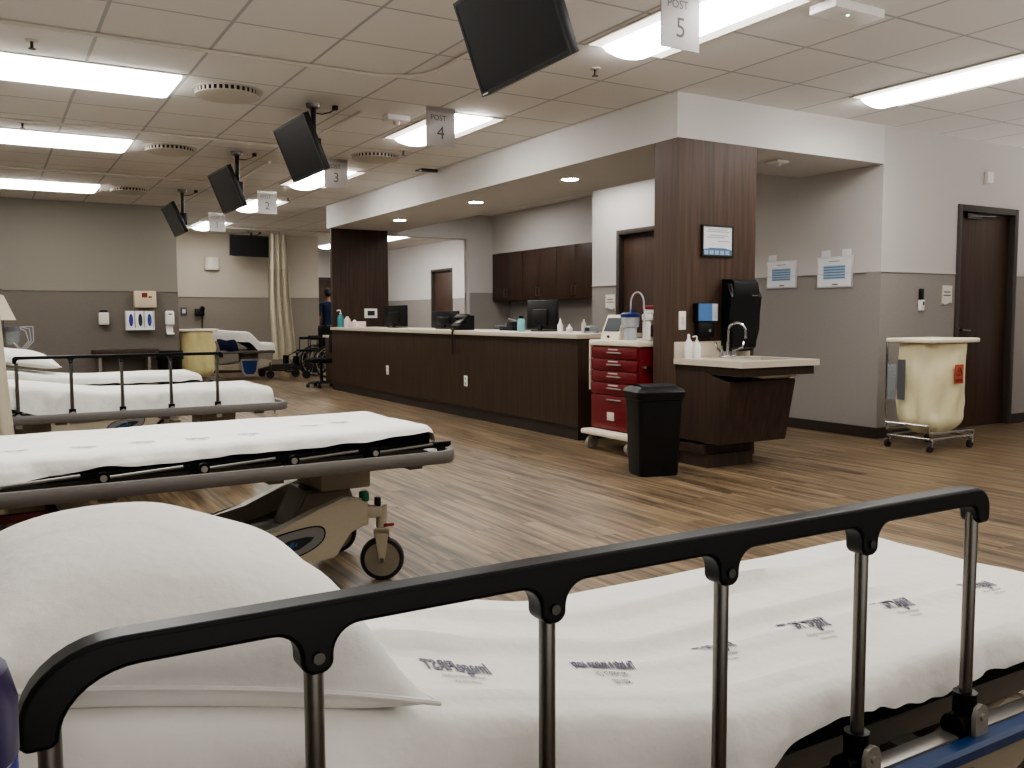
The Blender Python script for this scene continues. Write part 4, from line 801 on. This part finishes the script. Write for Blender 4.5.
class Sheet:
    def __init__(s, B, near, far, foot, seed, x_head=None, wave=.02, folds=(), side_amp=.012, nscale=5, footend=None):
        s.B, s.near, s.far, s.foot, s.seed, s.wave, s.sa, s.ns = B, near, far, foot, seed, wave, side_amp, nscale
        s.xh = -B.L+.01 if x_head is None else x_head; s.r = .028; s.folds = folds; s.fe = footend
    def drop(s, e):
        if e <= 0: return 0, 0
        r = s.r
        if e < r*PI/2: a = e/r; return r*math.sin(a), r*(1-math.cos(a))
        return r, r+(e-r*PI/2)
    def hem(s, side, x):
        n = noise.noise(Vector((x*s.ns, side*3.1, s.seed)))+.6*noise.noise(Vector((x*s.ns*2.7, side*5.1, s.seed+4)))
        h = s.near(x) if side < 0 else s.far
        return max(.02, h+s.wave*n)
    def pt(s, u, tt, off=0):
        """u: length coordinate; u>0 hangs over the foot. tt in -1..1 across the top, beyond = side drop (1..2 scaled to hem)"""
        B = s.B; hw = B.W/2+.006-s.r; fx = .006-s.r
        xx = min(u, fx); ox, dx = s.drop(u-fx)
        side = -1 if tt < 0 else 1
        if abs(tt) <= 1: y = tt*hw; oy = dy = 0
        else: oy, dy = s.drop((abs(tt)-1)*s.hem(side, u)); y = side*hw
        x = xx+ox; z0 = B.z(xx)+.006
        sd = s.seed
        n1 = noise.noise(Vector((x*1.6, y*5+sd, sd)))*.006 + noise.noise(Vector((x*3+y*4, y*9-x*2, sd+2)))*.0045
        for y0, sl, am, wd, xa, xb in s.folds:
            yc = y0+sl*xx+.012*math.sin(xx*4+y0*20); n1 += am*math.exp(-((y-yc)/wd)**2)*smooth((xx-xa)/.25)*smooth((xb-xx)/.25)
        z = z0-max(dx, dy)-.35*min(dx, dy)+n1*(1 if max(dx, dy) < .02 else .4)+off
        if dy > .005:
            k = min(1, dy/.05); ny = noise.noise(Vector((u*7, dy*3, sd+side*9)))*s.sa*2.2+noise.noise(Vector((u*17+dy*9, dy*6, sd+side)))*s.sa*.9
            oy += k*(max(ny, -.004)+.012)+.06*dy
        if dx > .005:
            k = min(1, dx/.05); ox2 = k*(noise.noise(Vector((y*9, dx*3, sd+5)))*s.sa*2+.006)+.05*dx; x += ox2
        return Vector((x, y+side*oy, z))
    def build(s, label, texts=(), nu=150, stretch=3.0, ink='text_grey', group='white sheets on the stretchers'):
        B = s.B; us = []
        n1 = nu; u0, u1 = s.xh, .006+s.foot
        us = [u0+(u1-u0)*k/n1 for k in range(n1+1)]
        tts = [-2+k/14 for k in range(14)]+[-1+2*k/34 for k in range(35)]+[1+(k+1)/10 for k in range(10)]
        mb = MB('white_cloth'); V = [[mb.bm.verts.new(s.pt(u, q)) for q in tts] for u in us]
        for i in range(len(us)-1):
            for j in range(len(tts)-1): mb._f([V[i][j], V[i+1][j], V[i+1][j+1], V[i][j+1]])
        o = mb.build('bed_sheet', None, 80, loc=(B.foot, B.yc, 0)); o.rotation_euler = (0, 0, B.rz)
        tag(o, label, 'bed sheet', group)
        hw = B.W/2+.006-s.r
        for body, size, wx, wy, mirror, flip, rot in texts:
            m = MB(ink)
            def put(a, b):
                if mirror: a = -a
                if flip: b = -b
                b *= stretch; a, b = a*math.cos(rot)-b*math.sin(rot), a*math.sin(rot)+b*math.cos(rot)
                return s.pt(wx-B.foot+a, (wy-B.yc+b)/hw, .0022)
            for i, ln in enumerate(body): 
                sz = size if i == 0 else (size*.26 if size > .012 else size*1.05)
                yo = 0 if i == 0 else (-size*.12-size*.42*i*.8 if size > .012 else -size*1.15*i)
                m.text(ln, sz, lambda a, b, yo=yo: put(a, b+yo), bold=.0006 if i == 0 else 0)
            m.build('printed_text', o, recalc=False)
        return o

# bed 1 (nearest)
B1 = Bed(2.075, 1.255, .535, .62, 2.15, -1.12, .235)
make_bed(B1, 'nearest stretcher with black raised side rail and blue bumper', 'up', None, 'bumper_blue', (-.612, -2.067), 1, 6, (.441, .03), [-2.042, -1.795, -1.503, -1.216, -.922, -.637], bh=.014, lug=.80)
sh1 = Sheet(B1, lambda x: .07+.08*smooth((-.9-x)/.3)+.010*math.sin(x*9+1.0), .10, .05, 3.3, wave=.020, side_amp=.018, nscale=7, folds=[(.13, -.03, .022, .020, -1.75, -.35), (.0, .03, .021, .022, -1.8, -.3), (-.14, -.03, .010, .018, -1.4, -.1), (.20, .09, .010, .014, -.9, -.05), (-.2, .04, .012, .018, -1.9, -.7), (-.27, .10, .02, .016, -1.95, -1.25), (-.24, -.12, .016, .014, -2.1, -1.35)])
LOGO = ['ImageFIRST', 'Healthcare laundry specialists', 'comfort and care']
SM = ['The leader in healthcare laundry', 'PROPERTY OF', '800 000']
sh1.build('white sheet with grey mirrored print on the nearest stretcher', [
    (LOGO, .021, .562, 1.10, True, False, -.20), (SM, .009, .84, 1.125, True, False, -.12), (LOGO, .016, 1.10, 1.135, True, False, -.12), (LOGO, .021, 1.33, 1.128, True, False, -.14), (LOGO, .019, 1.585, 1.122, True, False, -.14), (LOGO, .018, 1.86, 1.112, True, False, -.14)], 200)
# bed 2
B2 = Bed(1.63, 3.82, .665, .68, 2.05, -1.9, .0, .028)
make_bed(B2, 'second stretcher from the front with grey bumper and folded rail', 'down', 'down', 'bumper_grey', (-.26, -1.68), 2, 5, turn=-.45)
sh2 = Sheet(B2, lambda x: .075+.05*smooth((-1.25-x)/.5)-.03*smooth((x+.55)/.5), .10, .06, 8.1, wave=.016, side_amp=.010, nscale=3)
sh2.build('flat white sheet with faint print rows on the second stretcher', [(LOGO, .018, x, y, True, False, 0.03) for x, y in ((.06, 3.60), (.28, 3.585), (.48, 3.575), (.68, 3.57), (.88, 3.58), (1.18, 3.72), (1.33, 3.76))], ink='text_faint')
# bed 3
B3 = Bed(1.66, 6.40, .66, .66, 2.05, -1.0, .13, .01)
make_bed(B3, 'third stretcher with raised black rail beside the curtain', 'up', None, 'bumper_grey', (-.33, -1.545), 1, 5, (.378, 0), [-1.525, -1.235, -.95, -.66, -.37], 0, .5)
sh3 = Sheet(B3, lambda x: .185-.05*smooth((-1.3-x)/.4), .12, .13, 5.7, wave=.012, side_amp=.016, nscale=3)
sh3.build('draped white sheet hanging over the bumper of the railed third stretcher')
# bed 4
B4 = Bed(1.62, 8.55, .635, .64, 2.05, -1.0, .14)
make_bed(B4, 'fourth stretcher, farthest of the left row, rail folded down', 'down', 'down', 'bumper_grey', (-.26, -1.68), 1, 5)
sh4 = Sheet(B4, lambda x: .08, .10, .06, 2.2, wave=.015, nscale=3)
sh4.build('white sheet on the fourth stretcher behind the railed one')

# pillows
def pillow(loc, a, b, ht, hb, tilt, label, seed=0, rz=0, pinch=.10, ex=.55):
    o = MB('pillow_cloth'); n = 44
    def out(u, v):
        x = a*u*(1-pinch*(1-abs(v)**2.2)*abs(u)**2); y = b*v*(1-pinch*(1-abs(u)**2.2)*abs(v)**2); return x, y
    def th(u, v): return max(0, (1-abs(u)**2.6))**ex*max(0, (1-abs(v)**2.6))**ex
    def top(p, q):
        u, v = 2*p-1, 2*q-1; x, y = out(u, v); w = noise.noise(Vector((u*1.7+seed, v*1.7, seed)))*.10+noise.noise(Vector((u*4+seed, v*4, seed)))*.03
        return (x, y, ht*th(u, v)*(1+w)+.0)
    def bot(p, q):
        u, v = 2*p-1, 2*q-1; x, y = out(u, v); return (x, y, -hb*th(u, v)**.6)
    o.grid(top, n, n); o.grid(bot, n, n); bmesh.ops.remove_doubles(o.bm, verts=o.bm.verts, dist=.0004)
    per = [(q, 1) for q in [-1+k/12 for k in range(24)]]+[(1, -q) for q in [-1+k/12 for k in range(24)]]+[(-q, -1) for q in [-1+k/12 for k in range(24)]]+[(-1, q) for q in [-1+k/12 for k in range(24)]]
    pp = MB('pillow_cloth').tube([out(u, v)+(0.0,) for u, v in per], .0035, 6, True)
    e = o.build('pillow', None, 75, loc=loc); pp.build('piping', e); e.rotation_euler = (0, tilt, rz); tag(e, label, 'pillow', 'white pillows on the stretchers'); return e
pillow((.18, 1.205, .748), .270, .285, .142, .055, .23, 'big puffy white pillow on the nearest stretcher', 1.3, pinch=.15, ex=.74)
pillow((.20, 8.55, .78), .33, .27, .10, .04, .16, 'small white pillow on the fourth stretcher by the far wall', 4)

# ------------------------------------------------------------------ far bed (recess)
t = thing('hospital_stretcher', 'far stretcher in the recess with raised head and blue side panel', 'bed', (4.55, 16.6, 0), 0, 'wheeled stretcher beds')
b = MB('vinyl_black'); b.prism([(-1.5, .80), (-.62, .72), (-.34, .56), (-.02, .54), (-.02, .635), (-.32, .635), (-.6, .78), (-1.45, .86)], 'y', -.32, .32, .01); b.build('mattress', t)
MB('frame_grey').box(-1.55, .0, -.36, .36, .47, .53, .01).build('deck_frame', t)
MB('shell_beige').prism([(-1.4, .2), (-1.35, .32), (-.8, .26), (-.3, .36), (-.05, .34), (-.05, .24), (-.4, .16)], 'y', -.28, .28, .01).build('base_cover', t)
MB('shell_brown').box(-.55, -.25, -.12, .12, .3, .47).box(-1.2, -.95, -.12, .12, .28, .47).build('lift_column', t)
q = MB('alu_silver').prism([(-.66, .37), (-.30, .37), (-.34, .14), (-.40, .07), (-.56, .07), (-.62, .14)], 'y', -.40, -.37, .006).build('side_panel', t)
MB('bumper_blue').prism([(-.62, .345), (-.34, .345), (-.375, .15), (-.42, .10), (-.54, .10), (-.585, .15)], 'y', -.405, -.4005).build('panel_inset', q)
for x in (-.08, -1.45):
    for y in (-.29, .29):
        q = MB('steel_dark').cyl((x, y, .08), (x, y, .30), .015).build('caster', t); MB('rubber').cyl((x, y-.02, .07), (x, y+.02, .07), .07, seg=18).build('wheel', q)
def fs(u, v):
    x = -1.55+1.60*u; h = .655+.21*smooth((-.22-x)/.28)+.03*smooth((-.5-x)/.5)
    s_ = -1+2*v; e = max(0, abs(s_)-.72); y = math.copysign(min(abs(s_)/.72, 1)*.34+min(e, .05)*.3, s_)
    d = e*.75; fd = max(0, x-.0)*3; n = noise.noise(Vector((x*5, s_*4, 2)))*.012
    return (min(x, .0)+.03*min(fd, 1), y+math.copysign(n, s_), h+.005-max(d*.9, fd*.9)+n*.5)
o = MB('white_cloth').grid(fs, 50, 40).build('bed_sheet', None, 70, loc=(4.55, 16.6, 0)); tag(o, 'white sheet on the far recess stretcher by the curtain', 'bed sheet', 'white sheets on the stretchers')
tag(MB('navy_cloth').grid(lambda u, v: (3.5+.33*u+.06*v, 16.22-.03*math.sin(PI*v), .72-.20*v+.01*math.sin(9*u)+.02*(1-u)), 14, 8).build('folded_blanket'), 'navy blanket hanging over the near side of the far stretcher', 'blanket')

# ------------------------------------------------------------------ wheelchair(s)
def wheelchair(loc, rz, lab):
    t = thing('wheelchair', lab, 'wheelchair', loc, rz, 'black wheelchairs by the recess wall')
    f = MB('black_plastic')
    for y in (-.24, .24):
        f.tube([(.25, y, .95), (.25, y, .20), (-.22, y, .20), (-.22, y, .50), (.25, y, .50)], .012); f.tube([(-.15, y, .50), (-.15, y, .72), (.22, y, .72)], .012); f.tube([(.25, y, .95), (.36, y, .95)], .014)
        f.tube([(-.22, y, .48), (-.36, y, .42), (-.52, y, .18)], .012)
    f.tube([(-.2, -.24, .22), (.2, .24, .48)], .01); f.tube([(-.2, .24, .22), (.2, -.24, .48)], .01); f.build('frame', t)
    MB('vinyl_black').box(-.22, .22, -.23, .23, .49, .52, .01).build('seat', t); MB('vinyl_black').box(.225, .25, -.23, .23, .55, .92, .008).build('backrest', t)
    for y in (-.24, .24):
        MB('vinyl_black').box(-.15, .16, y-.03, y+.03, .72, .755, .01).build('armrest', t)
        MB('black_plastic').box(-.62, -.46, y-.07+(-.02 if y > 0 else .02), y+.07+(-.02 if y > 0 else .02), .13, .15, .004).build('footrest', t)
        MB('vinyl_black').box(-.46, -.40, y-.08, y+.08, .26, .42, .015).build('calf_pad', t)
        yw = y*1.22
        w = MB('rubber'); w.tube([(.18+.29*math.cos(a), yw, .30+.29*math.sin(a)) for a in [2*PI*k/32 for k in range(32)]], .014, 8, True); w.m('alu_silver').tube([(.18+.25*math.cos(a), yw*1.06, .30+.25*math.sin(a)) for a in [2*PI*k/32 for k in range(32)]], .007, 6, True)
        for k in range(10): a = 2*PI*k/10; w.cyl((.18, yw, .30), (.18+.28*math.cos(a), yw, .30+.28*math.sin(a)), .003, seg=5)
        w.m('black_plastic').cyl((.18, yw-.03, .30), (.18, yw+.03, .30), .03); w.build('wheel', t)
        MB('rubber').cyl((-.24, y-.015, .075), (-.24, y+.015, .075), .075, seg=20).cyl((-.24, y, .07), (-.22, y, .2), .012).build('front_caster', t)
    return t
wheelchair((5.24, 16.2, 0), .12, 'black wheelchair with footrests forward, nearest of the parked pair')
wheelchair((5.72, 17.2, 0), .05, 'black wheelchair parked behind the nearer wheelchair')

# ------------------------------------------------------------------ bedside items at left
t = thing('wipes_canister', 'white wipes canister with purple lid at the lower left edge', 'canister', (-.042, .62, .745))
MB('white_plastic').lathe([(0, 0), (.044, 0), (.047, .008), (.047, .125), (.046, .13), (0, .13)], 32).build('tub', t)
MB('purple').lathe([(0, .131), (.0485, .131), (.049, .165), (.044, .185), (.03, .195), (0, .197)], 32).build('lid', t)
MB('glove_blue').lathe([(.0472, .04), (.0475, .041), (.0475, .128), (.0472, .1285)], 32, caps=False).build('wrap_label', t)
t = thing('bedside_table', 'small pale bedside stand under the wipes canister', 'table', (-.15, .60, 0)); MB('cream').box(-.2, .16, -.18, .14, .71, .745, .008).build('tabletop', t); MB('steel').cyl((-.1, 0, .03), (-.1, 0, .71), .025).build('pole', t); MB('black_plastic').box(-.25, .1, -.15, .15, 0, .03, .008).build('foot', t)
t = thing('suction_regulator', 'clear suction canister with looping tubes left of the fourth bed', 'canister', (.20, 9.15, 0))
MB('steel').cyl((-.08, .05, .03), (-.08, .05, 1.40), .014).build('pole', t); MB('black_plastic').lathe([(0, 0), (.2, 0), (.2, .03), (.03, .05), (0, .05)], 20, Matrix.Translation((-.08, .05, 0))).build('foot', t)
MB('glass_tint').lathe([(0, .90), (.05, .90), (.06, 1.02), (0, 1.02)], 20).build('jar', t); MB('chair_grey').lathe([(0, 1.021), (.065, 1.021), (.06, 1.06), (0, 1.06)], 20).box(-.085, 0, .0, .06, 1.025, 1.05).build('lid', t)
MB('cream').prism([(-.12, 1.36), (-.06, 1.34), (.03, 1.12), (-.12, 1.12)], 'y', -.02, .02, .004).build('bracket_panel', t)
for k in range(3): MB('clear_plastic').tube([(.03+.02*k, -.01, 1.06), (.10+.03*k, -.03, 1.02+.02*k), (.12+.02*k, -.03, .93), (.06, -.04, .86-.02*k), (.0, -.05, .92)], .004, 6).build('tube', t)

# ------------------------------------------------------------------ person in scrubs
def skin_mesh(chains):
    me = bpy.data.meshes.new('sk'); vs, es, rs = [], [], []; idx = {}
    def vid(p, r):
        k = tuple(round(c, 4) for c in p)
        if k not in idx: idx[k] = len(vs); vs.append(p); rs.append(r)
        return idx[k]
    for ch in chains:
        ids = [vid(p, r) for p, r in ch]; es += list(zip(ids, ids[1:]))
    me.from_pydata(vs, es, []); o = bpy.data.objects.new('sk', me); COL.objects.link(o)
    md = o.modifiers.new('s', 'SKIN'); md.use_smooth_shade = True
    for i, r in enumerate(rs): me.skin_vertices[0].data[i].radius = (r if isinstance(r, tuple) else (r, r))
    me.skin_vertices[0].data[0].use_root = True
    sb = o.modifiers.new('b', 'SUBSURF'); sb.levels = 2; sb.render_levels = 2
    dg = bpy.context.evaluated_depsgraph_get(); m2 = bpy.data.meshes.new_from_object(o.evaluated_get(dg)); bpy.data.objects.remove(o); return m2
pel = (0, 0, .93); ch = [[(pel, (.13, .10)), ((0, 0, 1.08), (.125, .09)), ((0, 0, 1.26), (.15, .10)), ((0, 0, 1.40), (.11, .08)), ((0, 0, 1.48), (.05, .05)), ((0, .01, 1.56), (.055, .06)), ((0, .015, 1.64), (.072, .088)), ((0, .01, 1.71), (.06, .075))]]
for sg in (-1, 1):
    ch.append([((0, 0, 1.40), (.11, .08)), ((sg*.17, 0, 1.40), .06), ((sg*.22, -.02, 1.13), .045), ((sg*.22, .08, .92), .036), ((sg*.22, .11, .86), (.035, .022)), ((sg*.22, .13, .82), (.038, .018))])
    for k in range(4):
        ch.append([((sg*.22, .13, .82), (.038, .018)), ((sg*.22+(k-1.5)*.020, .145, .78), .010), ((sg*.22+(k-1.5)*.021, .150, .745-.006*(k in (1, 2))), .009), ((sg*.22+(k-1.5)*.021, .145, .72-.008*(k in (1, 2))), .008)])
    ch.append([((sg*.22, .11, .86), (.035, .022)), ((sg*.185, .14, .83), .011), ((sg*.175, .16, .80), .009)])
    ch.append([(pel, (.13, .10)), ((sg*.09, 0, .86), .09), ((sg*.10, .01, .50), .062), ((sg*.10, -.01, .12), .045), ((sg*.10, .0, .05), .045), ((sg*.10, .10, .03), (.045, .03)), ((sg*.10, .16, .028), (.035, .025))])
me = skin_mesh(ch)
for m in ('scrub_cloth', 'skin', 'black_matte'): me.materials.append(MAT[m])
for p in me.polygons:
    z = p.center.z; p.use_smooth = True
    p.material_index = 1 if (z > 1.47 or (abs(p.center.x) > .16 and z < 1.14)) else (2 if z < .10 else 0)
t = thing('person', 'person in dark blue scrubs standing past the far pillar', 'person', (6.62, 19.3, 0), .0)
bo = bpy.data.objects.new('body', me); COL.objects.link(bo); bo.parent = t; bo.scale = (1, 1, 1.0)
h = MB('hair'); h.ell((0, -.01, 1.675), (.082, .095, .105), None, 18, 10); h.build('hair', t)
f = MB('skin'); f.ell((0, .105, 1.62), (.013, .02, .022), None, 10, 6); f.ell((-.078, .02, 1.63), (.012, .022, .03), None, 10, 6); f.ell((.078, .02, 1.63), (.012, .022, .03), None, 10, 6); f.m('white_plastic').ell((-.03, .092, 1.645), (.013, .008, .008), None, 10, 6).ell((.03, .092, 1.645), (.013, .008, .008), None, 10, 6); f.m('maroon').ell((0, .098, 1.575), (.022, .008, .006), None, 10, 6); f.build('face', t)

# ------------------------------------------------------------------ camera
cam = bpy.data.cameras.new('camera'); co = bpy.data.objects.new('camera', cam); COL.objects.link(co)
psi, p, r = .53439, .07743, -.003954
F = Vector((math.sin(psi)*math.cos(p), math.cos(psi)*math.cos(p), -math.sin(p))); R0 = Vector((math.cos(psi), -math.sin(psi), 0)); U0 = R0.cross(F)
R2 = R0*math.cos(r)+U0*math.sin(r); U2 = U0*math.cos(r)-R0*math.sin(r)
M = Matrix((R2, U2, -F)).transposed().to_4x4(); M.translation = (0, 0, 1.145); co.matrix_world = M
cam.sensor_width = 36; cam.lens = 885.08/1024*36; cam.clip_start = .02; cam.clip_end = 100
SC.camera = co

# ------------------------------------------------------------------ light
def area(name, loc, sx, sy, e, col=(1, .985, .96)):
    l = bpy.data.lights.new(name, 'AREA'); l.shape = 'RECTANGLE'; l.size = sx; l.size_y = sy; l.energy = e; l.color = col
    o = bpy.data.objects.new(name, l); COL.objects.link(o); o.location = loc; return o
area('ceiling_fill', (.6, 2.9, CZ-.02), 1.2, .6, 22); area('ceiling_fill', (3.6, 1.8, CZ-.02), .6, 1.2, 14); area('ceiling_fill', (7.5, 1.0, CZ-.02), .6, 1.2, 14); area('ceiling_fill', (8.2, 16.0, CZ-.02), .6, 1.2, 30); area('ceiling_fill', (.6, 4.2, CZ-.02), 1.2, .6, 14); area('ceiling_fill', (6.4, 9.0, CZ-.02), .6, 1.2, 14); area('ceiling_fill', (6.4, 11.6, CZ-.02), .6, 1.2, 12)  # unseen fill lamps added at ceiling height; station pair for presumed hidden panels
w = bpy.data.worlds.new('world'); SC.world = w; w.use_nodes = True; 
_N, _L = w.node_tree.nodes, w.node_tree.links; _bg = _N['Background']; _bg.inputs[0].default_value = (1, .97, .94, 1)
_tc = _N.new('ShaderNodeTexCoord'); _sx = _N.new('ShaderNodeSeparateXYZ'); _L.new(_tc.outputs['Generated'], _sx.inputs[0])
_mr = _N.new('ShaderNodeMapRange'); _mr.inputs['From Min'].default_value = -.36; _mr.inputs['From Max'].default_value = -.17; _mr.inputs['To Min'].default_value = 2.1; _mr.inputs['To Max'].default_value = .12  # background brightened below the horizon, an added uplight for the ceiling
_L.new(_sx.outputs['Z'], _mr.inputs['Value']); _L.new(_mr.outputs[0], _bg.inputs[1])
SC.view_settings.view_transform = 'AgX'; SC.view_settings.look = 'AgX - Medium High Contrast'; SC.view_settings.exposure = 1.0
SC.cycles.use_denoising = True; SC.cycles.max_bounces = 8; SC.cycles.sample_clamp_indirect = 4
bpy.context.view_layer.update()
